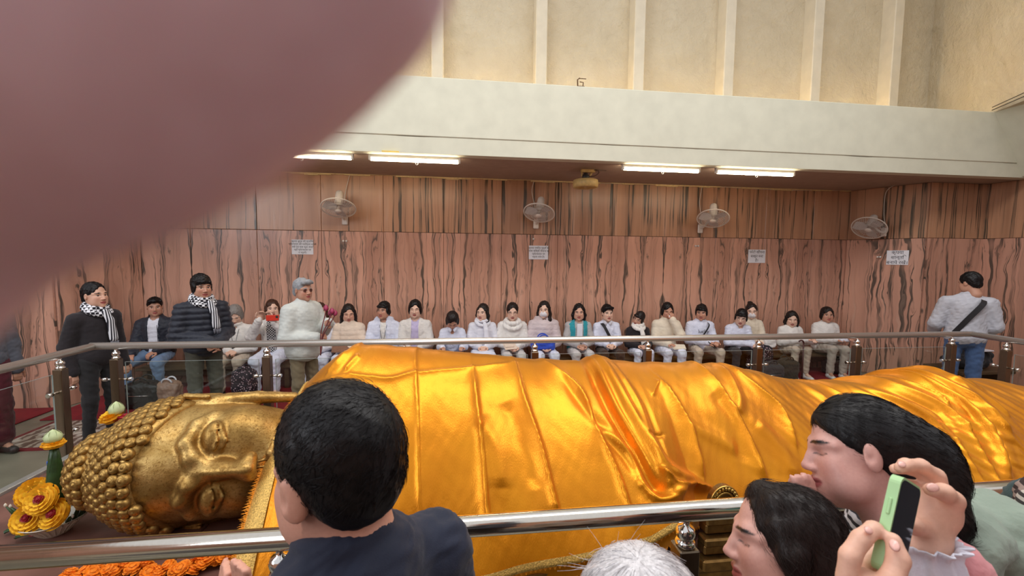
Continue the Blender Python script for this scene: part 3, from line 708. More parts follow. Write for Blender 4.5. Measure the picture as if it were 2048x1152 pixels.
hd.matrix_local = Matrix.Translation((0, 0, HZ-CT)) @ HR.to_4x4() @ Matrix.Scale(.90, 4)
# cap of hair with its crown bump, then the curls
f = Field((-.45, -.5, -.45), (.45, .6, .85), .014)
f.ell((0, .06, .17), (.365, .425, .40), .02); f.ell((0, .12, .515), (.20, .21, .16), .08)
f.half((0, -.26, .29), (0, -.80, -.62), .02); f.half((0, .02, .06), (0, -.6, -.8), .02)
hc = link('hair_cap', net_mesh('hair_cap', f), M_GOLD, hd)
cm = MB().lathe([(.026, -.016), (.032, -.002), (.0315, .010), (.025, .020), (.016, .0235), (.013, .0225), (.009, .027), (.0, .029)], seg=10).mesh('curl'); cm.materials.append(M_GOLD)
cand = []
def hair_pt(c_, r_, dr):
    d = Vector(dr); k = 1/math.sqrt(sum((d[i]/r_[i])**2 for i in range(3))); p = Vector(c_)+d*k
    n_ = Vector([(d[i]*k)/r_[i]**2 for i in range(3)]).normalized(); return p, n_
for (c_, r_, lat0, lat1) in (((0, .06, .17), (.368, .428, .403), 0, 2.3), ((0, .12, .515), (.205, .215, .165), 0, 1.45)):
    th = .06; row = 0
    while th < lat1:
        rr = math.sin(th)*(.39 if r_[0] > .3 else .195); n = max(1, int(2*math.pi*rr/.056)); row += 1
        for k in range(n):
            a = 2*math.pi*(k+(row % 2)*.5)/n; dr = (math.sin(th)*math.cos(a), math.sin(th)*math.sin(a), math.cos(th))
            p, n_ = hair_pt(c_, r_, dr)
            big = r_[0] > .3
            if big and ((p.x/.195)**2+((p.y-.12)/.205)**2 < 1.0 and p.z > .4): continue
            if not big and p.z < .515-.10*(p.y < -.02): continue
            hl = .30-.80*max(0, p.y+.27) if p.y > -.27 else .30+.3*(-.27-p.y)
            if p.z < max(hl, -.30): continue
            if abs(p.x) > .25 and p.z < .19 and p.y < .20: continue
            cand.append((p, n_))
        th += .052/(.40 if r_[0] > .3 else .19)
rot4 = hd.matrix_local.copy(); vis = []
for p, n_ in cand:
    wp = Matrix.Translation(st.location) @ rot4 @ p; wn = HR @ n_
    vis.append(((CAMP-wp).normalized().dot(wn), p, n_))
vis.sort(key=lambda q: -q[0]); back = MB(); cmv = [v_.co.copy() for v_ in cm.vertices]; cmf = [tuple(q.vertices) for q in cm.polygons]
for i, (fc, p, n_) in enumerate(vis):
    q = n_.to_track_quat('Z', 'Y')
    if i < 290 and fc > -.35:
        o = link('curl', cm, None, hd, p, q.to_euler()); s_ = .92+.16*random.Random(i).random(); o.scale = (s_, s_, s_)
    else: back.add([q.to_matrix() @ v_ + p for v_ in cmv], cmf, True)
if back.v: bo = back.build('rear_curls', M_GOLD, hd); bo['kind'] = 'stuff'
f = Field((-.2, -.75, 0), (5.9, .75, .95), .03)             # the body, wholly under the cloth
B0 = lambda X, Y, Z: (X-HX, Y-HY, Z-CT)
f.ell(B0(-.25, 2.68, .88), (.62, .30, .40), .1); f.cap(B0(-.4, 2.70, .86), B0(1.0, 2.70, .82), .32, .30, .1); f.cap(B0(.9, 2.70, .80), B0(2.3, 2.68, .74), .30, .23, .1)
f.cap(B0(2.2, 2.68, .74), B0(3.5, 2.68, .70), .21, .16, .1); f.ell(B0(3.52, 2.62, .78), (.12, .22, .26), .05)
link('body', net_mesh('body', f), M_GOLD, st)

# ---------------------------------------------------------------- satin cloth
RIDGE = np.array([(-1.10, .80), (-1.0, 1.02), (-.93, 1.16), (-.81, 1.275), (-.71, 1.355), (-.60, 1.395), (-.45, 1.395), (-.05, 1.35), (.26, 1.31), (.54, 1.276), (.75, 1.27), (.95, 1.277), (1.24, 1.247), (1.6, 1.235), (1.88, 1.20), (2.03, 1.16), (2.18, 1.11), (2.45, 1.065), (2.72, 1.045), (3.12, 1.085), (3.30, 1.105), (3.42, 1.15), (3.475, 1.18), (3.53, 1.15), (3.64, 1.10), (3.79, 1.07), (4.1, 1.045), (4.4, .98), (4.7, .7)])
HEM = np.array([(-1.2, 1.86, .44), (-.4, 1.855, .455), (0, 1.85, .478), (.35, 1.835, .53), (.9, 1.83, .63), (1.1, 1.86, .70), (1.22, 1.96, .66), (1.5, 1.99, .62), (5, 1.99, .52)])
NU, NV = 760, 190
XL, XR = -.985, 4.62
def cloth_surface(U, V):
    """U = place along the couch, V = 0 at the back edge .. 1 at the hem"""
    zr = np.interp(U, RIDGE[:, 0], RIDGE[:, 1]); hy = np.interp(U, HEM[:, 0], HEM[:, 1]); hz = np.interp(U, HEM[:, 0], HEM[:, 2])
    yr = 2.66+0*U
    vb = .22
    t1 = np.clip(V/vb, 0, 1); t2 = np.clip((V-vb)/(1-vb), 0, 1)
    def bez(a, b_, c_, d, t): return a*(1-t)**3+3*b_*t*(1-t)**2+3*c_*t*t*(1-t)+d*t**3
    yb = bez(3.30, 3.22, 2.95, yr, t1); zb = bez(CT+.02, zr*.55+.25, zr+.0, zr, t1)
    yf = bez(yr, yr-.24, hy+.15, hy, t2); zf = bez(zr, zr-.01, hz+(zr-hz)*.40, hz, t2)
    return np.where(V < vb, yb, yf), np.where(V < vb, zb, zf)
def cloth_uv(px, py):
    """place along the couch and down the front for a fold, on the plane the front of the cloth lies in"""
    P0 = Vector((0, 2.5, 1.33)); nrm = Vector((0, -.80, .60)); q = at(px, py, d=1.0)-CAMP; p = CAMP+q*((P0-CAMP).dot(nrm)/q.dot(nrm))
    X = p.x; zr = float(np.interp(X, RIDGE[:, 0], RIDGE[:, 1])); hz = float(np.interp(X, HEM[:, 0], HEM[:, 2]))
    return X, (zr-p.z)/(zr-hz)
FOLDS = [  # line of the fold, height, width, 1 = pressed crease, 0 = soft, 2 = one-sided step
    ([(828, 705), (833, 760), (838, 830), (843, 1030)], .013, .022, 1),
    ([(946, 738), (953, 800), (965, 900), (972, 990), (980, 1040)], .024, .040, 1), ([(955, 830), (985, 880), (1000, 960)], .020, .05, 0),
    ([(1034, 732), (1046, 790), (1076, 880), (1096, 960), (1110, 1010)], .024, .040, 1), ([(1010, 800), (1040, 870), (1070, 960)], -.016, .05, 0),
    ([(640, 770), (760, 752), (832, 745), (950, 740), (1040, 736)], .010, .018, 1),
    ([(664, 742), (700, 705), (712, 696)], .02, .022, 0), ([(690, 740), (716, 712)], .016, .014, 0), ([(650, 752), (690, 712)], .014, .012, 0),
    ([(1100, 738), (1160, 780), (1186, 850), (1216, 920), (1245, 1010)], .026, .035, 1), ([(1130, 760), (1180, 830), (1240, 900), (1275, 975)], -.022, .03, 0),
    ([(1215, 726), (1237, 780), (1272, 860), (1300, 920), (1313, 955)], .050, .035, 0), ([(1186, 732), (1207, 800), (1242, 868), (1276, 930), (1296, 962)], -.036, .028, 0),
    ([(1200, 728), (1222, 800), (1256, 868), (1286, 930)], .026, .018, 0), ([(1252, 925), (1278, 957), (1310, 962), (1336, 938)], .036, .022, 0),
    ([(1232, 728), (1268, 800), (1290, 880), (1330, 925), (1396, 962)], .034, .026, 0), ([(1290, 912), (1340, 945), (1420, 972)], .026, .02, 1),
    ([(1185, 845), (1240, 880), (1262, 935)], .022, .022, 0), ([(1275, 855), (1312, 854)], -.01, .012, 1),
    ([(1330, 762), (1352, 800), (1377, 852), (1390, 905), (1400, 950)], .024, .034, 1), ([(1330, 770), (1305, 792)], .012, .016, 1), ([(1375, 850), (1420, 870), (1480, 905)], .015, .04, 0),
    ([(1430, 738), (1480, 830), (1510, 900), (1536, 962)], .024, .034, 1), ([(1440, 790), (1480, 850), (1490, 930)], -.016, .05, 0),
    ([(1484, 748), (1490, 800), (1482, 830)], .026, .03, 0), ([(1494, 748), (1540, 790), (1580, 830), (1600, 900)], .024, .03, 1), ([(1500, 752), (1560, 775), (1640, 800)], .02, .026, 0), ([(1520, 850), (1560, 890), (1600, 960)], .016, .05, 0),
    ([(1560, 768), (1660, 790), (1720, 830)], .018, .03, 0), ([(1600, 775), (1720, 800), (1800, 850)], .020, .024, 1),
    ([(1700, 784), (1790, 812), (1870, 850), (1905, 890), (1920, 960)], .030, .024, 0), ([(1730, 778), (1830, 812), (1895, 845), (1935, 890)], .024, .018, 0), ([(1760, 772), (1850, 800), (1920, 835), (1945, 880)], -.02, .018, 0),
    ([(1800, 766), (1880, 795), (1940, 830), (1975, 880)], .026, .018, 0), ([(1840, 758), (1900, 780), (1960, 812), (1990, 860)], -.018, .016, 0), ([(1850, 770), (1930, 800), (1950, 830)], .018, .012, 1),
    ([(1889, 744), (1945, 788), (1990, 840), (2020, 900), (2040, 970)], .050, .034, 0), ([(1910, 752), (1965, 800), (2012, 860), (2046, 940)], -.03, .026, 0), ([(1925, 757), (1990, 805), (2048, 880)], .024, .018, 0),
    ([(1960, 768), (2010, 800), (2060, 850)], .022, .02, 0), ([(1985, 770), (2048, 800)], .016, .014, 1), ([(1960, 850), (1990, 920), (2030, 1000)], .022, .04, 1), ([(1940, 880), (1960, 930), (2000, 1000)], .018, .03, 1)]
U, Vv = np.meshgrid(np.linspace(XL, XR, NU), np.linspace(0, 1, NV), indexing='ij')
Yc, Zc = cloth_surface(U, Vv); t_front = np.clip((Vv-.22)/.78, -.3, 1)
zr_ = np.interp(U, RIDGE[:, 0], RIDGE[:, 1]); hz_ = np.interp(U, HEM[:, 0], HEM[:, 2]); drop = np.where(Vv < .22, -(zr_-Zc)*.7, (zr_-Zc))
D = np.zeros_like(U)
for pts, amp, wd, kind in FOLDS:
    if kind == 1: amp *= 1.4; wd *= .8
    P = [cloth_uv(*p) for p in pts]; P = [(x, tt*(float(np.interp(x, RIDGE[:, 0], RIDGE[:, 1]))-float(np.interp(x, HEM[:, 0], HEM[:, 2])))*1.18) for x, tt in P]
    P = [(p.x, p.y) for p in spline([(a_, b_, 0) for a_, b_ in P], 6)]
    best = np.full(U.shape, 9.0); sg = np.zeros_like(U); tpar = np.zeros_like(U); n = len(P)-1
    dd_ = drop*1.18
    for i in range(n):
        ax, ay = P[i]; bx_, by_ = P[i+1]; ex, ey = bx_-ax, by_-ay; L2 = ex*ex+ey*ey+1e-9
        tt = np.clip(((U-ax)*ex+(dd_-ay)*ey)/L2, 0, 1); qx, qy = U-ax-tt*ex, dd_-ay-tt*ey; q = np.hypot(qx, qy)
        m_ = q < best; best = np.where(m_, q, best); sg = np.where(m_, np.sign(ex*qy-ey*qx), sg); tpar = np.where(m_, (i+tt)/n, tpar)
    env = np.clip(np.minimum(tpar, 1-tpar)*5+.25, 0, 1)
    if kind == 1: h_ = np.exp(-best/wd)*np.where(sg > 0, 1.0, np.exp(-best/wd*1.3))
    else: h_ = np.exp(-(best/wd)**2)
    D += amp*env*h_
rs = np.random.RandomState(4)
pts3 = np.stack([U.ravel(), drop.ravel(), 0*U.ravel()], 1)
D += (.0040*wob(pts3*np.array([1.0, .30, 1]), 9, 3)+.0010*wob(pts3, 24, 6)).reshape(U.shape)
D += .0075*np.clip((U-1.5)/1.5, 0, 1)*wob(pts3 @ np.array([[.75, -.66, 0], [.66, .75, 0], [0, 0, 1]])*np.array([.35, 2.2, 1]), 12, 8).reshape(U.shape)
D *= np.clip((1-Vv)*9+.25, 0, 1)
dU = np.stack([np.gradient(U, axis=0), np.gradient(Yc, axis=0), np.gradient(Zc, axis=0)], -1); dV = np.stack([np.gradient(U, axis=1), np.gradient(Yc, axis=1), np.gradient(Zc, axis=1)], -1)
N = np.cross(dU, dV); N /= np.linalg.norm(N, axis=-1, keepdims=True)+1e-9
N *= np.where(N[..., 2:3]-N[..., 1:2] < 0, -1, 1)
XYZ = np.stack([U, Yc, Zc], -1)+N*D[..., None]
XYZ[..., 1] -= .012*np.clip((Vv-.86)/.14, 0, 1)*(1+np.sin(U*9+2*np.sin(U*3.1)))
def grid_faces(nu, nv):
    i = (np.arange(nu-1)[:, None]*nv+np.arange(nv-1)[None, :]).ravel(); return np.stack([i, i+nv, i+nv+1, i+1], 1)
s_ = NT('gold_satin'); vo = s_.coords('Object'); nb_ = s_.noise(vo, 3, 3); nw = s_.noise(s_.coords('Object', (1, .3, .3)), 330, 2); nd = s_.noise(vo, 30, 4, .6, .8)
s_.base(s_.ramp(nb_, [(.3, srgb(212, 126, 10)), (.7, srgb(226, 144, 18))])); s_.set(Metallic=.68, Roughness=.34)
s_.b.inputs['Sheen Weight'].default_value = .15; s_.b.inputs['Sheen Tint'].default_value = (1, .8, .3, 1)
s_.bump(s_.math('ADD', s_.math('MULTIPLY', nd, .22), s_.math('MULTIPLY', nw, .30)), .30, .01); M_SATIN = s_.m
CLO = empty('satin_cloth', (0, 2.6, CT)); tag(CLO, 'long golden orange satin cloth draped over the statue, pressed creases and a gold hem', 'cloth')
OFF = np.array([0, 2.6, CT])
sheet = link('sheet', np_mesh('sheet', XYZ.reshape(-1, 3)-OFF, grid_faces(NU, NV)), M_SATIN, CLO)
M_TRIM = mat('gold_lace', (214, 172, 92), .42, .6, var=.4, nscale=150, bump=.7, bdist=.004); M_FRINGE = mat('orange_fringe', (238, 146, 16), .7, var=.2, nscale=120, bump=.4)
# gold hem along the front edge, following the sheet, with its fringe and the second layer below
iu = [i for i in range(NU) if XYZ[i, -1, 0] < 1.24]
hem = np.array([XYZ[i, -1] for i in iu]); hemup = np.array([XYZ[i, -6] for i in iu])
dn = (hem-hemup); dn /= np.linalg.norm(dn, axis=1, keepdims=True)
rows = [hem-dn*.014+np.array([0, -.006, .004]), hem+dn*.002+np.array([0, -.008, 0]), hem+dn*.016+np.array([0, -.006, 0]), hem+dn*.02+np.array([0, .002, 0])]
VV = np.stack(rows, 1); link('hem_band', np_mesh('hem_band', VV.reshape(-1, 3)-OFF, grid_faces(len(iu), 4)), M_TRIM, CLO)
zz = MB(); rnd = random.Random(3)
for k in range(0, len(iu)-3, 3):
    a_ = hem[k]+dn[k]*.016-OFF; b_ = hem[k+3]+dn[k+3]*.016-OFF; t_ = (a_+b_)/2+np.array([0, -.002+.004*rnd.random(), -.016-.008*rnd.random()])
    zz.add([a_, b_, t_], [(0, 1, 2)])
fr = zz.build('fringe', M_FRINGE, CLO); fr['kind'] = 'stuff'
und = [];
for i in iu:
    x, y, z = XYZ[i, -1]; 
    for q in range(6): und.append((x+.04, y+.015+.004*math.sin(x*14+q), z+.02-q*.022-.01*math.sin(x*3.3+1)*(q > 2)))
link('under_layer', np_mesh('under_layer', np.array(und)-OFF, grid_faces(len(iu), 6)), M_SATIN, CLO)
zz = MB()
for k in range(0, len(iu)-3, 3):
    a_ = np.array(und[k*6+5])-OFF; b_ = np.array(und[(k+3)*6+5])-OFF; zz.add([a_, b_, (a_+b_)/2+np.array([0, -.002, -.018])], [(0, 1, 2)])
o = zz.build('under_fringe', M_FRINGE, CLO); o['kind'] = 'stuff'
# left edge of the sheet: lace band and orange tufts
le = XYZ[0, 40:]; le2 = XYZ[9, 40:]
VV = np.stack([le+np.array([-.012, 0, .0]), le+np.array([0, -.008, .008]), le2+np.array([0, -.008, .010]), le2+np.array([.02, -.006, .008])], 1)
link('side_lace', np_mesh('side_lace', VV.reshape(-1, 3)-OFF, grid_faces(len(le), 4)), M_TRIM, CLO)
zz = MB()
for k in range(0, len(le)-1, 1):
    p = Vector(le[k]-OFF); q = Vector(le[k+1]-OFF)
    zz.add([p, q, (p+q)/2+Vector((-.03-.012*rnd.random(), -.012, .01-.02*rnd.random()))], [(0, 1, 2)])
    zz.add([p+Vector((0, .004, .006)), q+Vector((0, .004, .006)), (p+q)/2+Vector((-.022, -.004, .02))], [(0, 1, 2)])
o = zz.build('side_fringe', M_FRINGE, CLO); o['kind'] = 'stuff'

# ---------------------------------------------------------------- offerings
def marigold(r, seed=0):
    rn = random.Random(seed); mb = MB(); mb.lathe([(.0, -r*.55), (r*.6, -r*.4), (r*.78, 0), (r*.5, r*.5), (0, r*.6)], seg=8)
    for ring, (el, n, ln) in enumerate(((-.2, 9, 1.0), (.25, 9, .98), (.7, 7, .9), (1.15, 5, .8))):
        for k in range(n):
            a = 2*math.pi*(k+.5*(ring % 2))/n+rn.uniform(-.15, .15); d = Vector((math.cos(a)*math.cos(el), math.sin(a)*math.cos(el), math.sin(el)*.8)); s_ = Vector((-math.sin(a), math.cos(a), 0))
            p = d*r*ln*rn.uniform(.9, 1.08); w_ = r*.36
            mb.add([d*r*.45-s_*w_*.5, d*r*.45+s_*w_*.5, p+s_*w_+Vector((0, 0, r*.08)), p+d*r*.08, p-s_*w_+Vector((0, 0, -r*.05))], [(0, 1, 2, 3, 4)])
    return mb.mesh('marigold')
M_MARI = mat('orange_marigold', (246, 132, 10), .75, var=.25, nscale=60, bump=.3); M_YEL = mat('yellow_marigold', (246, 182, 26), .75, var=.2, nscale=60, bump=.3)
M_ROSE = mat('dark_red_rose', (150, 16, 30), .6, var=.3, nscale=60, bump=.3); M_LEAF = mat('dark_green_leaf', (44, 72, 34), .45, var=.3, nscale=40, bump=.3)
M_BUD = mat('pale_green_lotus', (196, 208, 156), .5, var=.15, nscale=25, bump=.2); M_PINK = mat('pink_lotus', (170, 60, 96), .5, var=.2, nscale=25, bump=.2)
ME_MA = [marigold(.034, i) for i in range(3)]; ME_MY = [marigold(.03, i+5) for i in range(3)]
for me_ in ME_MA: me_.materials.append(M_MARI)
for me_ in ME_MY: me_.materials.append(M_YEL)
gl = empty('marigold_garland', at(330, 1140, z=CT)); tag(gl, 'long orange marigold garland lying along the near edge of the couch', 'garland')
path = spline([at(x, y, z=CT+.02) for x, y in ((120, 1172), (200, 1150), (270, 1142), (350, 1148), (420, 1130), (480, 1110), (540, 1098), (590, 1092))], 14)
rn = random.Random(9); last = None; acc = 0
MB().tube([Vector(p)-gl.location for p in path[::6]], .004, 5).build('string', M_FRINGE, gl)
for p in path:
    if last is not None and (p-last).length < .026: continue
    last = p
    for k in range(2):
        q = p+Vector((rn.uniform(-.012, .012), rn.uniform(-.028, .028), .012+rn.uniform(0, .02)))-gl.location
        o = link('marigold', ME_MA[rn.randrange(3)] if rn.random() < .9 else ME_MY[rn.randrange(3)], None, gl, q, (rn.uniform(-.6, .6), rn.uniform(-.6, .6), rn.uniform(0, 6))); o.scale = (rn.uniform(.75, 1.0),)*3
def petal(L, W, cup, n=6):
    P = []; Fc = []
    for i in range(n+1):
        t = i/n; w_ = W*math.sin(math.pi*min(1, t*.92+.06))**.8; z = cup*math.sin(t*1.7)
        for s_ in (-1, 0, 1): P.append((s_*w_/2, t*L, z+(abs(s_)*W*.22)))
    for i in range(n):
        for s_ in range(2): a_ = i*3+s_; Fc.append((a_, a_+1, a_+4, a_+3))
    return P, Fc
def lotus_bud(parent, loc, r, h, material, n=7, name='lotus_bud'):
    mb = MB().lathe([(r*.3, 0), (r*.85, h*.2), (r, h*.42), (r*.75, h*.68), (r*.3, h*.9), (0, h)], seg=14)
    for k in range(n):
        a = 2*math.pi*k/n; pr = [(r*.35, 0), (r*.98, h*.2), (r*1.1, h*.42), (r*.86, h*.68), (r*.42, h*.92)]
        P = []
        for q, (rr, z) in enumerate(pr):
            w_ = (.28, .5, .55, .36, .04)[q]
            for s_ in (-1, 0, 1): P.append((rr*(1.03 if s_ == 0 else 1)*math.cos(a+s_*w_), rr*(1.03 if s_ == 0 else 1)*math.sin(a+s_*w_), z))
        mb.add(P, [(i*3+j, i*3+j+1, i*3+j+4, i*3+j+3) for i in range(4) for j in range(2)], True)
    return mb.build(name, material, parent, loc)
M_CERAM = mat('white_ceramic', (222, 216, 200), .25, var=.05, bump=.03)
bp = at(112, 1064, z=CT)
ob = empty('flower_offering', bp); tag(ob, 'white bowl of yellow marigolds with a green leaf cone and pale lotus bud', 'offering')
bw = MB().lathe([(.055, .0), (.06, .008), (.075, .03), (.11, .065), (.135, .085), (.139, .088), (.132, .088), (.10, .066), (.05, .045), (0, .045)], seg=28)
for k in range(28):
    a = 2*math.pi*k/28; bw.tube([(.062*math.cos(a), .062*math.sin(a), .012), (.1*math.cos(a), .1*math.sin(a), .054), (.128*math.cos(a), .128*math.sin(a), .078)], .004, 4, cap=False)
bw.build('bowl', M_CERAM, ob)
cone = MB().lathe([(.052, .14), (.047, .20), (.036, .29), (.024, .38), (.015, .44)], (0, .02, 0), 14)
for k in range(7): cone.tube([(.050*math.cos(k*.9+t_*3), .02+.050*math.sin(k*.9+t_*3), .15) if 0 else ((.052-.037*t_)*math.cos(k*.9+t_*1.6), .02+(.052-.037*t_)*math.sin(k*.9+t_*1.6), .14+.30*t_) for t_ in [i/8 for i in range(9)]], .0025, 4)
cone.build('leaf_cone', M_LEAF, ob)
def flower_ring(parent, c, r, tube, material, n=18, rot=(0, 0, 0), seed=1, name='marigold_ring'):
    """a disc-like wreath packed with small petals"""
    rn2 = random.Random(seed); R = Euler(rot).to_matrix(); mb = MB()
    for ring, (rr, zz_) in enumerate(((r, 0), (r*.86, tube*.55), (r*.62, tube*.8), (r*.36, tube*.85), (r*.1, tube*.8))):
        nn_ = max(4, int(n*rr/r*1.3))
        for k in range(nn_):
            a = 2*math.pi*k/nn_+rn2.uniform(-.1, .1); d = Vector((math.cos(a), math.sin(a), 0)); s2 = Vector((-math.sin(a), math.cos(a), 0)); u_ = Vector((0, 0, 1)); p = d*rr+u_*zz_; L = tube*.55
            o_ = (d*.75+u_*.65).normalized(); w_ = tube*.42
            mb.add([R @ (p-s2*w_*.4-o_*L*.4)+Vector(c), R @ (p+s2*w_*.4-o_*L*.4)+Vector(c), R @ (p+s2*w_+o_*L*rn2.uniform(.6, 1))+Vector(c), R @ (p+o_*L*1.1)+Vector(c), R @ (p-s2*w_+o_*L*rn2.uniform(.6, 1))+Vector(c)], [(0, 1, 2, 3, 4)])
    mb.lathe([(0, -tube*.5), (r*.9, -tube*.4), (r*1.0, tube*.1), (r*.8, tube*.6), (0, tube*.75)], c, 16, rot=rot)
    o = mb.build(name, material, parent)
    return o
for i, (c_, rt) in enumerate((((-.045, -.075, .125), (1.0, .25, 0)), ((.07, -.07, .135), (.95, -.3, 0)), ((.01, -.065, .215), (1.05, .1, 0)), ((-.10, .02, .205), (.9, .7, 0)), ((.10, .05, .235), (.8, -.5, 0)))):
    o = flower_ring(ob, c_, .062, .03, M_YEL, 18, rt, i); R = Euler(rt).to_matrix()
    rs_ = link('rose', marigold(.02, i+20), M_ROSE, o, Vector(c_)+R @ Vector((0, 0, .03)), rt)
flower_ring(ob, (0, .02, .455), .040, .022, M_YEL, 16, (0, 0, 0), 9)
lotus_bud(ob, (0, .02, .468), .034, .072, M_BUD)
for k in range(26):                                         # fan of leaf points tipped with buds round the rim
    a = 2*math.pi*k/26; rr = .115; p0 = Vector((rr*math.cos(a), rr*math.sin(a), .08)); p1 = Vector((.165*math.cos(a), .165*math.sin(a), .12+.05*math.sin(a*2+1)+.03*(k % 2)))
    if math.sin(a) < -.55: continue
    sp = MB().tube([p0, (p0+p1)/2+Vector((0, 0, .01)), p1], [.012, .008, .003], 5).build('leaf_point', M_LEAF, ob)
    MB().lathe([(0, -.008), (.006, 0), (.006, .008), (0, .016)], p1, 7).build('bud_tip', M_CERAM, sp)
bp2 = at(232, 905, z=CT)
for i, (x, y, Y, lb_) in enumerate(((234, 800, 3.28, 'pale lotus bud with yellow marigold and dark red rose standing behind the statue head'),)):
    p = at(x, y+38, Y=Y); r = empty('lotus_offering', (p.x, p.y, CT)); tag(r, lb_, 'flower')
    h0 = p.z-CT
    MB().tube([(0, 0, 0), (.01, 0, h0*.5), (0, 0, h0)], .012, 6).build('stalk', M_LEAF, r)
    flower_ring(r, (-.02, -.01, h0+.01), .055, .04, M_YEL, 16, (.3, -.2, 0), 3); link('rose', marigold(.062, 31), M_ROSE, r, (.07, -.02, h0-.002)); link('rose', marigold(.045, 32), M_ROSE, r, (-.05, .0, h0-.10))
    lotus_bud(r, (0, 0, h0+.03), .042, .10, M_BUD)
p = at(105, 985, z=CT); r = empty('water_bottle', p); tag(r, 'clear water bottle with a blue cap behind the flower bowl', 'bottle')
MB().lathe([(.03, 0), (.033, .01), (.033, .12), (.028, .14), (.013, .165), (.013, .175)], seg=16).build('bottle_body', glass_mat('clear_plastic', (.9, .92, .93)), r)
MB().lathe([(.016, .172), (.016, .195), (.014, .198), (0, .198)], seg=16).build('cap', mat('blue_plastic', (44, 92, 190), .35, bump=0), r)
for i, (x, y, col, L, W, lb_) in enumerate(((30, 1078, M_LEAF, .17, .06, 'broad green leaf lying at the left edge of the couch'), (8, 1068, M_LEAF, .15, .05, 'narrow green leaf at the far left edge of the couch'), (62, 1072, M_ROSE, .10, .045, 'dark red petal lying beside the green leaves'), (230, 1130, M_YEL, .09, .07, 'yellow petal lying above the garland'), (560, 1106, M_PINK, .10, .07, 'pink lotus petal lying on the cloth beside the man in navy'))):
    P, Fc = petal(L, W, .018); q = at(x, y, z=CT+.012) if i < 4 else at(x, y, Y=1.90)
    o = MB().add(P, Fc, True).build('leaf' if col is M_LEAF else 'petal', col, None, q, (.05 if i < 4 else .5, .1, (-1.2, -.6, -1.9, -1.3, -1.0)[i])); o.modifiers.new('thick', 'SOLIDIFY').thickness = .002; tag(o, lb_, 'leaf' if col is M_LEAF else 'petal')
# ---------------------------------------------------------------- people
SKIN = {'light': (226, 188, 166), 'mid': (212, 166, 142), 'tan': (192, 144, 120), 'pink': (216, 168, 150)}
M_SKIN = attr_mat('skin', .5, .12, .08, 160); M_SHOE = mat('dark_shoe', (46, 40, 38), .5, bump=.1)
HAIRC = {'black': (20, 17, 18), 'dark': (34, 26, 24), 'brown': (70, 44, 32), 'grey': (136, 130, 126), 'white': (206, 202, 204), 'salt': (150, 152, 156)}
def R3(rx=0, ry=0, rz=0):
    """head turn: rz left/right, rx nod (positive looks down), ry tilt"""
    return np.array(Matrix.Rotation(rz, 3, 'Z') @ Matrix.Rotation(ry, 3, 'Y') @ Matrix.Rotation(rx, 3, 'X'))
def head_field(f, sex='f', full=1.0, ear=0):
    """skull, face and neck in head-local space (face to -y), head about 0.23 high"""
    j = .92 if sex == 'f' else 1.0
    f.ell((0, .018, .030), (.074, .094, .090), .02)
    f.ell((0, -.018, -.035), (.064*j*full, .072, .082), .03)
    f.ell((0, -.045, -.082), (.040*j*full, .042, .034), .03); f.ell((0, -.074, -.102), (.018*j, .016, .014), .02)
    for s_ in (-1, 1):
        f.ell((s_*.040*full, -.052, -.028), (.024, .024, .026), .025)
        f.ell((s_*.048*full, -.030, -.068), (.022, .034, .030), .03)
        f.ell((s_*.033, -.0835, .004), (.019, .0125, .0105), .010, 'sub')
        f.ell((s_*.032, -.0605, .003), (.0158, .0128, .0105), .003)
        f.chain([(s_*.012, -.0755, .021), (s_*.034, -.0665, .026), (s_*.056, -.050, .018)], [.0075, .0085, .006], .018)
        f.ell((s_*.0125, -.092, -.034), (.0095, .011, .008), .007)
        f.ell((s_*.006, -.100, -.041), (.0035, .005, .003), .003, 'sub')
        f.ell((s_*(.076+.006*ear), .012, -.006), (.009+.003*ear, .020+.003*ear, .032+.004*ear), .006, rot=(0, 0, s_*(.35+.25*ear))); f.ell((s_*(.088+.009*ear), .003, .0), (.0075, .0115, .0195), .004, 'sub'); f.ell((s_*(.081+.006*ear), .006, .006), (.004, .005, .010), .004)
    f.chain([(0, -.077, .020), (0, -.089, -.008), (0, -.103, -.028)], [.0085, .0085, .0105], .012)
    f.chain([(-.024, -.079, -.062), (-.009, -.0905, -.0565), (0, -.090, -.0585), (.009, -.0905, -.0565), (.024, -.079, -.062)], [.003, .0058, .0052, .0058, .003], .005)
    f.chain([(-.020, -.080, -.0665), (0, -.0895, -.0715), (.020, -.080, -.0665)], [.004, .0075, .004], .005)
    f.chain([(-.027, -.083, -.0635), (0, -.0985, -.0645), (.027, -.083, -.0635)], [.0016, .0022, .0016], .002, 'sub')
    nr = .046 if sex == 'f' else .055
    f.cap((0, .018, -.05), (0, .034, -.150), nr, nr*1.04, .025)
    return f
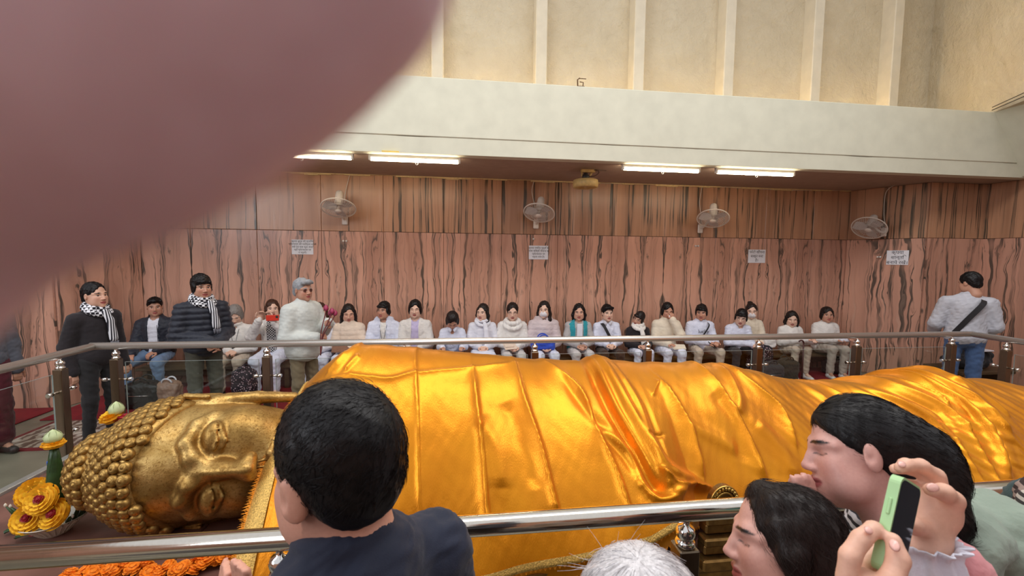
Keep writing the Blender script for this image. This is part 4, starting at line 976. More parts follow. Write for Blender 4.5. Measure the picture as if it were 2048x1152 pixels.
def paint_face(L, skin, hairc, brow=True, lip=(168, 84, 80), eyes=True, beard=0.0, glasses=0):
    """colours at head-local points L"""
    base = np.array(srgb(*skin)[:3]); C = np.tile(base, (len(L), 1)); x, y, z = L[:, 0], L[:, 1], L[:, 2]; ax = np.abs(x); front = y < -.043
    def put(w, rgb):
        w = np.clip(w, 0, 1)[:, None]; C[:] = C*(1-w)+np.array(srgb(*rgb)[:3])*w
    ck = np.exp(-((ax-.042)**2+(z+.03)**2)/.0005)*front; put(ck*.25, (206, 120, 104))
    put(np.exp(-((x**2)+(z+.034)**2)/.00018)*front*.2, (190, 100, 90))
    wl = np.clip(1.25-((x/.026)**2+((z+.0645)/.0125)**2), 0, 1)*3*(y < -.072); put(wl*.8, lip)
    put(np.clip(1-np.abs((z+.0645-.004*0)/.0018), 0, 1)*(ax < .026)*(y < -.075)*.7, (96, 40, 40))
    if brow: put(np.clip(1.3-(((ax-.034)/.022)**2+((z-.0265+.12*(ax-.03)**2*30)/.0048)**2), 0, 1)*3*front*.85, hairc)
    if eyes == 1:
        e = np.clip(1.2-(((ax-.032)/.0155)**2+((z-.003)/.0052)**2), 0, 1)*3*front; put(e*.9, (226, 216, 208))
        put(np.clip(1.2-(((ax-.032)/.0065)**2+((z-.003)/.0062)**2), 0, 1)*4*front, (30, 18, 14))
        put(np.clip(1-np.abs((z-.0085+((ax-.032)/.016)**2*.003)/.0022), 0, 1)*(np.abs(ax-.032) < .017)*front*.9, (30, 20, 18))
    else: put(np.clip(1-np.abs((z+.003-((ax-.032)/.016)**2*.003)/.0024), 0, 1)*(np.abs(ax-.032) < .018)*front*.9, (34, 22, 20))
    if beard: put(beard*np.clip((-.045-z)/.03, 0, 1)*(y < -.02)*(z > -.13), (92, 72, 64))
    return C
def hair_field(f, style, vol=1.0):
    """hair volume in head-local space; face region cut away"""
    v = vol
    f.ell((0, .024, .036), (.083*v, .102*v, .098*v), .015)
    def cut(zl, w=.062, side=.008):
        f.ell((side, -.118, zl-.075), (w, .092, .122), .014, 'sub', rot=(0, side*14, 0))
    if style in ('short_m', 'crop'):
        f.half((0, .02, -.030), (0, -.45, -.9), .02); cut(.060 if style == 'short_m' else .068, w=.070)
        for s_ in (-1, 1): f.ell((s_*.088, -.012, -.045), (.022, .045, .055), .012, 'sub')
        f.ell((0, .07, -.03), (.066, .045, .05), .02)
        if style == 'short_m': f.chain([(-.05, -.065, .085), (0, -.082, .095), (.055, -.062, .088)], [.022, .026, .022], .02)
    elif style == 'fringe':                                  # thick short hair falling over the brow
        f.half((0, .02, -.055), (0, -.35, -.9), .02); cut(.034, w=.066); f.chain([(-.055, -.058, .062), (-.015, -.082, .070), (.05, -.066, .058)], [.016, .017, .015], .02)
        for s_ in (-1, 1): f.ell((s_*.072, .0, -.01), (.018, .045, .05), .015)
        f.ell((0, .07, -.04), (.07, .045, .055), .02)
    elif style == 'short_f':
        f.half((0, .03, -.075), (0, -.15, -1), .02); cut(.052, w=.058)
        for s_ in (-1, 1): f.ell((s_*.074, .012, -.020), (.022, .055, .06), .02)
        f.ell((0, .075, -.04), (.075, .05, .06), .02)
    elif style == 'bob':
        for s_ in (-1, 1): f.chain([(s_*.066, .0, .03), (s_*.080, .008, -.05), (s_*.074, .010, -.125)], [.030, .030, .026], .02)
        f.ell((0, .06, -.06), (.085, .055, .085), .03); cut(.058, w=.060); f.ell((0, -.06, -.10), (.050, .06, .085), .012, 'sub')
    elif style == 'long':
        for s_ in (-1, 1): f.chain([(s_*.066, .0, .03), (s_*.082, .01, -.06), (s_*.086, -.005, -.15), (s_*.078, -.02, -.22)], [.030, .030, .028, .018], .02)
        f.ell((0, .07, -.09), (.088, .055, .13), .03); cut(.060, w=.060); f.ell((0, -.06, -.11), (.052, .06, .09), .012, 'sub')
    elif style in ('bun', 'tied'):
        f.half((0, .03, -.05), (0, -.35, -.9), .02); cut(.064, w=.064)
        for s_ in (-1, 1): f.ell((s_*.088, -.012, -.050), (.024, .045, .055), .012, 'sub')
        if style == 'bun': f.ell((-.02, .06, .125), (.038, .038, .034), .012)
        else: f.ell((0, .125, -.03), (.04, .04, .05), .02)
    return f
def hand_field(f, wrist, d, nrm, curl=.5, size=1.0, thumb=1, spread=.012):
    """palm, four unequal bent fingers and a thumb leaving the side of the palm. d: pointing, nrm: back of the hand"""
    w = Vector(wrist); d = Vector(d).normalized(); n = Vector(nrm); n = (n-d*n.dot(d)).normalized(); s_ = d.cross(n)*thumb; z = size
    f.ell(w+d*.045*z, (.040*z, .036*z, .015*z), .012, rot=np.array(Matrix((d, s_, n)).transposed()))
    f.cap(w-d*.02*z, w+d*.02*z, .024*z, .022*z, .015)
    for k, (off, L) in enumerate(((.026, .072), (.009, .080), (-.009, .074), (-.025, .058))):
        p = w+d*.078*z+s_*off*z; q = d+s_*off*spread*20; q.normalize(); a = 0; pts = [p-d*.02*z, p]
        for ln, bend in ((.45, .55), (.31, .75), (.24, .6)):
            a += bend*curl*1.5; dr = q*math.cos(a)-n*math.sin(a); pts.append(pts[-1]+dr*L*ln*z)
        f.chain(pts, [.0098*z, .0095*z, .0088*z, .0080*z, .0070*z], .005)
    t0 = w+d*.022*z+s_*.028*z; t1 = t0+(d*.6+s_*.75-n*.25).normalized()*.038*z; t2 = t1+(d*.95+s_*.15-n*.45*curl).normalized()*.030*z; t3 = t2+(d*.95-s_*.15-n*.5*curl).normalized()*.024*z
    f.chain([t0, t1, t2, t3], [.014*z, .0115*z, .010*z, .0085*z], .008)
def J_sit(k=1.0, hip=.47, sh=.175, lean=0.0, knee=.43, kneew=.11):
    g = lambda x, y, z: Vector((x*k, y*k, z))
    t = lean; T = (lambda h: Vector((0, -h*math.sin(t)*k, hip+h*math.cos(t)*k)))
    J = {'pelvis': Vector((0, 0, hip)), 'belly': T(.16), 'chest': T(.33), 'neck': T(.50), 'head': T(.635)+Vector((0, -.012, 0))}
    for s_, n in ((1, 'l'), (-1, 'r')):
        J['hip'+n] = Vector((s_*.09*k, -.02, hip)); J['knee'+n] = Vector((s_*kneew*k, -knee*k, hip+.02)); J['ank'+n] = Vector((s_*(kneew+.005)*k, -knee*k+.03, .09)); J['toe'+n] = Vector((s_*(kneew+.03)*k, -knee*k-.11, .045))
        J['sh'+n] = T(.405)+Vector((s_*sh*k*.90, .01, 0)); J['el'+n] = J['sh'+n]+Vector((s_*.050, -.06, -.25))*k; J['wr'+n] = Vector((s_*.05, -.285*k, hip+.135))
    return J
def J_stand(k=1.0, sh=.172):
    J = {'pelvis': Vector((0, 0, .92*k)), 'belly': Vector((0, 0, 1.08*k)), 'chest': Vector((0, 0, 1.27*k)), 'neck': Vector((0, .0, 1.445*k)), 'head': Vector((0, -.015, 1.585*k))}
    for s_, n in ((1, 'l'), (-1, 'r')):
        J['hip'+n] = Vector((s_*.09*k, 0, .90*k)); J['knee'+n] = Vector((s_*.10*k, -.02, .49*k)); J['ank'+n] = Vector((s_*.11*k, .02, .09)); J['toe'+n] = Vector((s_*.13*k, -.13, .04))
        J['sh'+n] = Vector((s_*sh*k, .01, 1.345*k)); J['el'+n] = J['sh'+n]+Vector((s_*.045, .03, -.28))*k; J['wr'+n] = J['el'+n]+Vector((s_*.01, -.06, -.25))*k
    return J
def bounds(J, pad):
    P = np.array([tuple(v_) for v_ in J.values()]); return P.min(0)-pad, P.max(0)+pad
def torso_field(f, J, k, fat=1.0, th=0.0, arms=True, sleeve=1.0, hem=None, skirt=0.0, puff=0.0):
    """garment round trunk and arms; th = extra thickness"""
    c, b_, p, nk = J['chest'], J['belly'], J['pelvis'], J['neck']; up = (nk-b_).normalized()
    f.ell(c+up*.0, ((.146*k+th)*fat, (.105*k+th)*fat, .175*k+th), .06); f.ell(b_, ((.140*k+th)*fat, (.108*k+th)*fat, .17*k), .06); f.ell(p+Vector((0, .0, .03)), ((.155*k+th)*fat, (.118*k+th)*fat, .14*k), .06)
    for n in 'lr':
        s, e, w = J['sh'+n], J['el'+n], J['wr'+n]
        f.cap(nk-up*.035, s+up*.004, .040*k+th*.4, .046*k+th*.5, .05)
        if arms:
            f.cap(s, e, (.056*k+th*.8)*fat**.5, .050*k+th*.8, .03); we = e+(w-e)*(sleeve*.98); f.cap(e, we, .050*k+th*.8, .040*k+th*.7, .025)
            if puff == 0 and sleeve > .8: f.torus(e+(w-e)*(sleeve*.90), .034*k+th*.6, .012, .01, rot=np.array((w-e).to_track_quat('Z', 'Y').to_matrix()))
    return f
def strand_mesh(V, Q, n=2500, length=.035, crown=(0, .06, .12), lift=.35, width=.0007, seed=1, jitter=.35, droop=0.0, zmin=-9, tone='', curl=0.0, bendr=.085):
    """thin three-sided hairs growing from the hair surface away from the crown"""
    r = np.random.RandomState(seed); N = vnormals(V, Q); a = np.linalg.norm(np.cross(V[Q[:, 1]]-V[Q[:, 0]], V[Q[:, 3]]-V[Q[:, 0]]), axis=1); a = a*(V[Q[:, 0], 2] > zmin)
    i = Q[r.choice(len(Q), n, p=a/a.sum()), r.randint(0, 4, n)]; P = V[i]+r.normal(size=(n, 3))*.0015; nn = N[i]
    t = P-np.array(crown); t += r.normal(size=(n, 3))*np.linalg.norm(t, axis=1, keepdims=True)*jitter; t -= nn*(t*nn).sum(1, keepdims=True); t /= np.linalg.norm(t, axis=1, keepdims=True)+1e-9
    L = length*r.uniform(.5, 1.15, n)[:, None]; lf = lift*r.uniform(.2, 1.3, n)[:, None]; sd = np.cross(nn, t); S = 5; out = []; ph = r.uniform(0, 6.28, n)[:, None]
    for k in range(S):
        q = k/(S-1); c = P+t*L*q+nn*(L*lf*(q-.55*q*q)-.001-(L*q)**2/(2*bendr))+np.array([0, 0, -droop])*q*q*L+sd*(curl*L*np.sin(q*5+ph))
        w = width*(1-.75*q)
        for e in range(3): ang = 2.094*e; out.append(c+(sd*math.cos(ang)+nn*math.sin(ang))*w)
    O = np.stack(out, 1); F = []
    for k in range(S-1):
        for e in range(3): F.append((k*3+e, k*3+(e+1) % 3, (k+1)*3+(e+1) % 3, (k+1)*3+e))
    F = np.array(F); Qo = (F[None]+(np.arange(n)*S*3)[:, None, None]).reshape(-1, 4); return O.reshape(-1, 3), Qo
def person(name, label, loc, yaw, J, sex='f', skin='mid', head=(0, 0, 0), hair=('bob', 'black'), top=None, trousers=None, k=1.0, face={}, extras=(), group=None, fat=1.0, hands=True, shoes=None, hs=1.05, hvol=1.0, handp={}, facefull=1.0, res=.0050, feet=True, hair_res=.0065, strands=None, hairfn=None, strands_k=1.35, fade=None, ear=0):
    """one figure: a body (the root, one mesh) and its hair, clothes and small parts as children; loc is the floor point under it"""
    sk = SKIN[skin] if isinstance(skin, str) else skin; hc = HAIRC[hair[1]]; Vs, Qs, Cs = [], [], []; base = np.array(srgb(*sk)[:3]); n0 = 0
    Hm = R3(*head); Hc = np.array(J['head'], np.float32)
    def add(V, Q, C):
        nonlocal n0
        Vs.append(V); Qs.append(Q+n0); Cs.append(C); n0 += len(V)
    f = Field(*bounds(J, .16), .022)                        # trunk and limbs, mostly under the clothes
    c, b_, p, nk = J['chest'], J['belly'], J['pelvis'], J['neck']
    f.ell(c, (.135*k*fat, .092*k*fat, .18*k), .05); f.ell(b_, (.125*k*fat, .092*k*fat, .15*k), .05); f.ell(p, (.14*k*fat, .10*k*fat, .12*k), .05); f.cap(nk-Vector((0, 0, .08)), nk+Vector((0, 0, .02)), .05, .045, .04)
    for n in 'lr':
        f.cap(nk-Vector((0, 0, .06)), J['sh'+n]-Vector((0, 0, .01)), .026, .034, .03); f.cap(J['sh'+n], J['el'+n], .043*k, .037*k, .03); f.cap(J['el'+n], J['wr'+n], .036*k, .025*k, .02)
        f.cap(J['hip'+n], J['knee'+n], .078*k, .052*k, .04); f.cap(J['knee'+n], J['ank'+n], .05*k, .034*k, .03); f.cap(J['ank'+n], J['toe'+n], .036, .028, .02)
    V, Q = f.net(); add(V, Q, np.tile(base, (len(V), 1)))
    f = Field((-.12, -.135, -.20), (.12, .14, .135), res/hs); head_field(f, sex, facefull, ear)
    V, Q = f.net(); C = paint_face(V, sk, hc, **face)
    if fade: C = fade(V, C)
    V = (V*hs) @ Hm.T+Hc; add(V, Q, C)
    if hands:
        for n, th_ in (('l', -1), ('r', 1)):
            hp = handp.get(n, {}); w, e = J['wr'+n], J['el'+n]; d = Vector(hp.get('d', (w-e))); nrm = Vector(hp.get('n', (0, -.35, 1)))
            f = Field(np.array(w)-.14, np.array(w)+.14, .0065); hand_field(f, w, d, nrm, hp.get('curl', .55), hp.get('size', .98*k), hp.get('thumb', 1 if n == 'r' else -1))
            V, Q = f.net(); add(V, Q, np.tile(base*np.array([1.0, .96, .94]), (len(V), 1)))
    me = np_mesh(name, np.concatenate(Vs), np.concatenate(Qs), True, np.concatenate(Cs)); root = link(name, me, M_SKIN, None, loc, (0, 0, yaw)); tag(root, label, 'person', group)
    # hair
    if hair[0] != 'none':
        hr_ = hair_res; f = Field((-.14, -.16, -.27), (.14, .20, .19), hr_) if hairfn is None else Field((-.16, -.16, -.36), (.16, .32, .20), hr_)
        if hairfn is None: hair_field(f, hair[0], hvol)
        else: hairfn(f)
        V, Q = f.net(); seed = len(label)+int(abs(loc[0])*100)
        wv = .3 if strands else 1.0; V = V+vnormals(V, Q)*(wv*(.0035*wob(V*np.array([1, 1, .5]), 70, seed)+.002*wob(V, 160, seed+1)))[:, None]; L0 = V; V = (V*hs) @ Hm.T+Hc
        ho = link('hair', np_mesh('hair', V, Q), hair_mat('hair_'+hair[1], hc), root)
        if strands:
            Vs_, Qs_ = strand_mesh(L0, Q, **strands); me2 = np_mesh('hair_strands', (Vs_*hs) @ Hm.T+Hc, Qs_, True)
            so = link('hair_strands', me2, hair_mat('strands_'+hair[1]+strands.get('tone', ''), tuple(min(255, int(c_*strands_k)) for c_ in hc), .38, (40, 40, 40)), ho); so['kind'] = 'stuff'
    def H(p): return Vector((Hm @ (np.array(p)*hs))+Hc)
    # trousers
    if trousers:
        f = Field(*bounds({q: J[q] for q in J if q[:3] in ('pel', 'hip', 'kne', 'ank', 'toe', 'bel')}, .17), .0125); tf = trousers.get('fat', 1.0)
        f.ell(p+Vector((0, .01, 0)), (.155*k*fat, .12*k*fat, .12*k), .05)
        for n in 'lr':
            f.cap(J['hip'+n], J['knee'+n], .088*k*tf, .066*k*tf, .04); hm_ = J['ank'+n]+(J['knee'+n]-J['ank'+n])*trousers.get('short', .04); f.cap(J['knee'+n], hm_, .064*k*tf, .052*k*tf, .03)
        if trousers.get('skirt'):
            for n in 'lr': f.cap(J['knee'+n]+Vector((0, .05, -.05)), Vector((J['ank'+n].x*.8, J['ank'+n].y, .18)), .09, .10, .06)
            f.cap((J['kneel']+J['kneer'])/2, (J['ankl']+J['ankr'])/2+Vector((0, 0, .1)), .08, .09, .08)
        V, Q = f.net(); V = V+vnormals(V, Q)*(.005*wob(V*np.array([1, 1, .6]), 26, 5)+.003*wob(V, 55, 8))[:, None]
        link(trousers.get('name', 'trousers'), np_mesh('trousers', V, Q), trousers['mat'], root)
    if shoes is not None and feet:
        for n in 'lr':
            f = Field(np.minimum(J['ank'+n], J['toe'+n])-np.array([.08, .08, .1]), np.maximum(J['ank'+n], J['toe'+n])+.09, .009); a, t = J['ank'+n], J['toe'+n]
            f.cap(Vector((a.x, a.y+.02, .045)), Vector((t.x, t.y, .036)), .044, .036, .02); f.cap(a, Vector((a.x, a.y, .05)), .043, .045, .02); f.half((0, 0, .004), (0, 0, -1), .004)
            link('shoe', net_mesh('shoe', f), shoes, root)
    # clothes on the trunk
    if top:
        th = top.get('th', .012); lay = [top]+([top['under']] if top.get('under') else [])
        for li, g_ in enumerate(lay):
            open_ = g_.get('open'); th = g_.get('th', .012); Pd = {q: J[q] for q in J if q[:2] not in ('an', 'to', 'kn')}
            f = Field(*bounds(Pd, .17), g_.get('h', .0115)); torso_field(f, J, k, fat*g_.get('fat', 1.0), th, g_.get('arms', li == 0), g_.get('sleeve', 1.0), puff=g_.get('puff', 0))
            if g_.get('drop'):                              # longer hem
                f.ell(p+Vector((0, -.01, -.05)), (.165*k*fat+th, .13*k*fat+th, .10+g_['drop']), .05)
            if g_.get('yoke'): f.ell(nk+Vector(g_['yoke']), (.105, .095, .062), .03)
            else: f.cap(nk+Vector((0, -.012, -.035)), nk+Vector((0, -.02, .10)), .052*k, .064*k, .01, 'sub')
            if g_.get('collar'): 
                ch_ = g_['collar']; f.torus(nk+Vector((0, -.010, .012)), .060*k, .017, .02, rot=(.25, 0, 0), zf=ch_)
            if g_.get('hood'): f.torus(nk+Vector((0, .045, .0)), .085*k, .036, .03, rot=(-.35, 0, 0), sc=(1.15, .85)); f.ell(nk+Vector((0, .10, -.03)), (.10, .05, .08), .04)
            if open_:                                       # jacket hanging open at the front
                w0, w1 = open_; f.box(Vector((0, c.y-.16, nk.z-.02)), (w0, .14, .14), .01, .012, 'sub'); f.box(Vector((0, b_.y-.17, (b_.z+nk.z)/2-.06)), (w1, .155, .30), .01, .012, 'sub')
            pf = g_.get('puff', 0); sd = int(abs(loc[0])*37)+li
            V, Q = f.net(); N = vnormals(V, Q); amp_ = g_.get('fold', 1.0); dsp = amp_*(.0040*wob(V*np.array([1, 1, .7]), 22, sd)+.0030*wob(V*np.array([1, 1, 1.5]), 55, sd+3)-.004*np.abs(wob(V*np.array([.6, .6, 1.2]), 38, sd+7)))
            if pf: dsp = dsp*.6+pf*(np.abs(np.sin(V[:, 2]*math.pi/g_.get('pitch', .055)))**.6-.6)
            V = V+N*dsp[:, None]
            o = link(g_.get('name', 'jacket' if open_ else 'top'), np_mesh('top', V, Q), g_['mat'], root)
            if open_:
                for s_ in (-1, 1): MB().tube([Vector((s_*(w1+.008), c.y-.108*k*fat-th-.004, nk.z-.10)), Vector((s_*(w1+.012), b_.y-.118*k*fat-th-.004, b_.z))], .004, 5).build('zip_edge', M_CHROME if g_.get('zip') else g_['mat'], o)
    for e in extras: e(root, J, H, k)
    return root

# small parts worn by people
def x_mask(root, J, H, k):
    f = Field((-.08, -.14, -.13), (.08, -.01, .02), .005); f.ell((0, -.034, -.056), (.066, .068, .056), .01); f.ell((0, -.080, -.042), (.028, .034, .032), .03); f.half((0, -.035, 0), (0, 1, .1)); f.half((0, 0, -.008), (0, 0, 1), .004)
    V, Q = f.net(); V = np.array([tuple(H(v_)) for v_ in V]); link('face_mask', np_mesh('face_mask', V, Q), mat('white_mask', (232, 230, 236), .8, var=.04, bump=.1), root)
def x_glasses(dark=False):
    def fn(root, J, H, k):
        fm = mat('spectacle_frame', (90, 60, 44) if dark else (70, 66, 66), .3, .4, bump=0); mb = MB()
        for s_ in (-1, 1):
            mb.tube([H((s_*.034+.021*math.cos(t), -.088+.010*abs(math.cos(t)), .002+.016*math.sin(t))) for t in [2*math.pi*i/18 for i in range(18)]], .0016, 5, closed=True)
            mb.tube([H((s_*.056, -.078, .006)), H((s_*.078, -.04, .008)), H((s_*.080, .02, .004))], .0015, 5)
        mb.tube([H((-.012, -.092, .006)), H((.012, -.092, .006))], .0015, 5); o = mb.build('glasses', fm, root)
        if dark:
            for s_ in (-1, 1): MB().add([H((s_*.034+.020*math.cos(t), -.087+.010*abs(math.cos(t)), .002+.0155*math.sin(t))) for t in [2*math.pi*i/18 for i in range(18)]], [tuple(range(18))]).build('tinted_lens', mat('brown_lens', (96, 62, 58), .12, bump=0), o)
    return fn
def scarf_mat(name, scale, dark=(28, 26, 34), light=(232, 232, 238)):
    t = NT(name); v_ = t.coords('Object', (scale,)*3); ck = t.n('ShaderNodeTexChecker', i_Scale=1.0); t.l(v_, ck.inputs[0]); ck.inputs[1].default_value = srgb(*dark); ck.inputs[2].default_value = srgb(*light)
    t.base(ck.outputs[0]); t.set(Roughness=.9); t.bump(t.noise(v_, 6, 2), .3, .004); return t.m
def stripe_mat(name, scale, axis=0, dark=(34, 32, 42), light=(226, 226, 232)):
    t = NT(name); w = t.n('ShaderNodeTexWave', i_Scale=scale, i_Distortion=.3, bands_direction='XYZ'[axis]); t.l(t.coords('Object'), w.inputs[0])
    t.base(t.ramp(w.outputs[0], [(.42, srgb(*dark)), (.56, srgb(*light))])); t.set(Roughness=.9); return t.m
M_CHECK = scarf_mat('checked_scarf', 42); M_STRIPE = stripe_mat('striped_scarf', 15)
def x_scarf(tail=(.03, .30), ringmat=None, tailmat=None, r=.03, fringe=True, loops=2):
    def fn(root, J, H, k):
        nk = J['neck']; f = Field(np.array(nk)-.2, np.array(nk)+.2, .007)
        f.torus(nk+Vector((0, -.010, .030)), .070*k, r, .01, rot=(.34, 0, 0), sc=(1.12, 1.05)); f.torus(nk+Vector((0, -.026, -.010)), .088*k, r*.9, .012, rot=(.5, .12, 0), sc=(1.15, 1.1))
        o = link('scarf', net_mesh('scarf', f, disp=lambda V: .003*wob(V, 60, 2)), ringmat or M_CHECK, root)
        cx, L = tail; y0 = J['chest'].y-.155*k
        f = Field((cx-.10, y0-.12, nk.z-L-.12), (cx+.14, y0+.14, nk.z+.02), .008)
        f.chain([(cx-.02, y0+.035, nk.z-.03), (cx, y0-.012, nk.z-.12), (cx+.02, y0-.02, nk.z-L)], [.032, .035, .04], .01)
        V, Q = f.net(); V[:, 1] = (V[:, 1]-y0)*.55+y0; link('scarf_tail', np_mesh('scarf_tail', V, Q), tailmat or M_STRIPE, o)
        if fringe:
            mb = MB(); rn_ = random.Random(2)
            for i in range(12): x = cx-.015+i*.0065; mb.tube([(x, y0-.018, nk.z-L-.03), (x+rn_.uniform(-.008, .008), y0-.02, nk.z-L-.085)], .003, 4)
            mb.build('fringe', mat('scarf_fringe', (120, 120, 130), .9, bump=.2), o)['kind'] = 'stuff'
    return fn
def x_shawl(material, low=.20):
    def fn(root, J, H, k):
        nk = J['neck']; c = J['chest']; f = Field(np.array(nk)-np.array([.33, .28, .42]), np.array(nk)+np.array([.33, .26, .12]), .010)
        f.torus(nk+Vector((0, -.02, -.01)), .085*k, .035, .03, rot=(.35, 0, 0), sc=(1.15, 1.0)); f.torus(nk+Vector((0, -.045, -.06)), .10*k, .032, .02, rot=(.6, 0, 0), sc=(1.2, 1.0))
        V, Q = f.net(); link('shawl', np_mesh('shawl', V+vnormals(V, Q)*(.005*wob(V, 45, 3))[:, None], Q), material, root)
    return fn
def x_strap(a='shr', b='hipl', w=.022, rgb=(34, 32, 36), back=False, name='bag_strap'):
    def fn(root, J, H, k):
        s = -1 if not back else 1; p0 = J[a]+Vector((0, 0, .055)); p3 = J[b]+Vector((.05*(1 if J[b].x > 0 else -1), s*.10, .06)); c = J['chest']; yc = c.y+s*(.135*k+.022)
        pts = spline([p0*1.0+Vector((-.35*p0.x, 0, .01)), Vector((p0.x*.50, yc, c.z+.09)), Vector((p3.x*.15, yc+s*.012, (c.z+J['belly'].z)/2)), p3+Vector((0, s*.02, 0))], 6); P = []; Fc = []
        for i, q in enumerate(pts):
            d = (pts[min(i+1, len(pts)-1)]-pts[max(i-1, 0)]).normalized(); sd = d.cross(Vector((0, s, 0))).normalized()*w
            P += [q-sd+Vector((0, s*.004, 0)), q+sd+Vector((0, s*.004, 0)), q+sd-Vector((0, s*.004, 0)), q-sd-Vector((0, s*.004, 0))]
            if i: n = 4*i; Fc += [(n-4+j, n-4+(j+1) % 4, n+(j+1) % 4, n+j) for j in range(4)]
        MB().add(P, Fc).build(name, mat('strap', rgb, .7, bump=.1), root)
    return fn
def x_lanyard(root, J, H, k):
    c, nk = J['chest'], J['neck']; y = c.y-.130*k
    MB().tube(spline([nk+Vector((.06, .0, .0)), Vector((.045, y+.01, c.z+.06)), Vector((.0, y-.012, c.z-.12)), Vector((-.045, y+.01, c.z+.06)), nk+Vector((-.06, 0, 0))], 6), .003, 5).build('lanyard', mat('dark_cord', (40, 38, 40), .7, bump=0), root)
    MB().box((0, y-.02, c.z-.15), (.05, .014, .075), bevel=.005).build('badge', mat('black_badge', (26, 26, 28), .4, bump=0), root)
def x_collar(material, open_=.03):
    """shirt collar points"""
    def fn(root, J, H, k):
        nk = J['neck']
        for s_ in (-1, 1):
            P = [nk+Vector((s_*.005, -.075, -.02)), nk+Vector((s_*.05, -.055, .035)), nk+Vector((s_*.062, .02, .045)), nk+Vector((s_*.075, .02, .0)), nk+Vector((s_*.065, -.07, -.03)), nk+Vector((s_*.035, -.095, -.065))]
            o = MB().add(P, [(0, 1, 4, 5), (1, 2, 3, 4)], True).build('collar', material, root); o.modifiers.new('thick', 'SOLIDIFY').thickness = .006
    return fn
# ---------------------------------------------------------------- carpet, benches, the people along the wall
t = NT('red_carpet'); v = t.coords('Object'); n = t.noise(v, 4, 4); n2 = t.noise(v, 200, 2); t.base(t.ramp(n, [(.3, srgb(116, 18, 28)), (.7, srgb(150, 30, 38))])); t.set(Roughness=.95); t.bump(n2, .6, .01)
tag(MB().box((1.0, 6.12, .008), (11.6, 1.40, .016), bevel=.006).build('red_carpet', t.m), 'long red carpet on the floor under the seated people', 'carpet')
tag(MB().box((-6.6, 5.25, .008), (3.3, 1.2, .016), bevel=.006).build('red_carpet', t.m), 'dark red carpet on the floor at the far left', 'carpet')
tag(MB().box((.8, -.2, .008), (9.5, 2.4, .016), bevel=.006).build('rail_darkening_mat', cloth_mat('dark_grey_mat', (52, 47, 45), 120)), 'dark grey mat added out of view to darken reflections in the near handrail', 'mat')  # unseen mat, added so the near handrail mirrors something dark
t = NT('patterned_rug'); v = t.coords('Object', (1, 1, 1)); w1 = t.n('ShaderNodeTexWave', i_Scale=3.4, i_Distortion=4.0, bands_direction='X'); w1.inputs['Detail Scale'].default_value = 3; t.l(v, w1.inputs[0]); w2 = t.n('ShaderNodeTexVoronoi', i_Scale=9.0); t.l(v, w2.inputs[0])
t.base(t.mix(t.ramp(w2.outputs[0], [(.25, (1, 1, 1)), (.4, (0, 0, 0))]), t.ramp(w1.outputs[0], [(.4, srgb(176, 158, 142)), (.6, srgb(110, 84, 72))]), srgb(206, 194, 180))); t.set(Roughness=.95); t.bump(t.noise(v, 180, 2), .5, .008)
for X0, X1, lb in ((-4.6, -1.9, 'left'), (-1.85, 2.4, 'middle'), (2.45, 6.9, 'right')):
    rg = empty('patterned_rug', ((X0+X1)/2, 5.0, 0)); tag(rg, 'beige and brown patterned runner rug, %s one along the far railing' % lb, 'rug', 'runner rugs')
    MB().box((0, 0, .007), (X1-X0-.1, .72, .014)).build('field', t.m, rg); M_BRD = mat('red_rug_border', (120, 34, 38), .95, bump=.3)
    for s_ in (-1, 1): MB().box((0, s_*.385, .007), (X1-X0, .05, .0145)).build('border', M_BRD, rg); MB().box((s_*((X1-X0)/2-.025), 0, .007), (.05, .72, .0145)).build('border', M_BRD, rg)
M_BENCH = mat('olive_brown_wood', (84, 66, 44), .5, var=.25, nscale=9, bump=.15, stretch=(.15, 1, 1))
names = ['leftmost', 'second', 'third', 'fourth', 'fifth', 'rightmost']
for i in range(6):
    x0 = -4.45+i*1.86; b = empty('low_bench', (x0+.92, 6.58, 0)); tag(b, '%s low brown wooden bench along the marble wall' % names[i], 'bench', 'benches along the marble wall')
    for q in range(3): MB().box((0, -.135+q*.135, .328), (1.82, .128, .035), bevel=.006).build('seat_plank', M_BENCH, b)
    for s_ in (-1, 1): MB().box((s_*.80, 0, .155), (.06, .36, .31), bevel=.006).build('leg', M_BENCH, b)
    MB().box((0, .0, .245), (1.54, .03, .12), bevel=.005).build('apron', M_BENCH, b)
W1 = cloth_mat('white_cotton', (226, 226, 236)); W2 = cloth_mat('white_knit', (228, 224, 220), 140); W3 = cloth_mat('bluish_white_cotton', (218, 222, 240)); CRM = cloth_mat('cream_quilt', (226, 206, 188)); IVO = cloth_mat('ivory_fleece', (228, 216, 196), 90)
GRY = cloth_mat('light_grey_jersey', (178, 174, 174)); LGT = cloth_mat('pale_grey_trousers', (198, 194, 194)); BEI = cloth_mat('beige_trousers', (196, 180, 162)); BRN = cloth_mat('dark_brown_trousers', (62, 42, 32)); BLK = cloth_mat('black_knit', (34, 28, 32)); NVY = cloth_mat('navy_nylon', (28, 32, 46), 60, .6)
TEAL = cloth_mat('teal_fleece', (42, 150, 164)); PNK = cloth_mat('dusty_pink_nylon', (206, 190, 192), 60, .6); JEAN = cloth_mat('blue_denim', (112, 138, 172), 300); DJEAN = cloth_mat('dark_blue_denim', (70, 96, 138), 300); LAV = cloth_mat('lavender_cotton', (196, 186, 222)); OLV = cloth_mat('grey_olive_trousers', (74, 72, 62)); KHK = cloth_mat('khaki_trousers', (128, 112, 88)); SNW = cloth_mat('offwhite_nylon', (200, 203, 198), 60, .65)
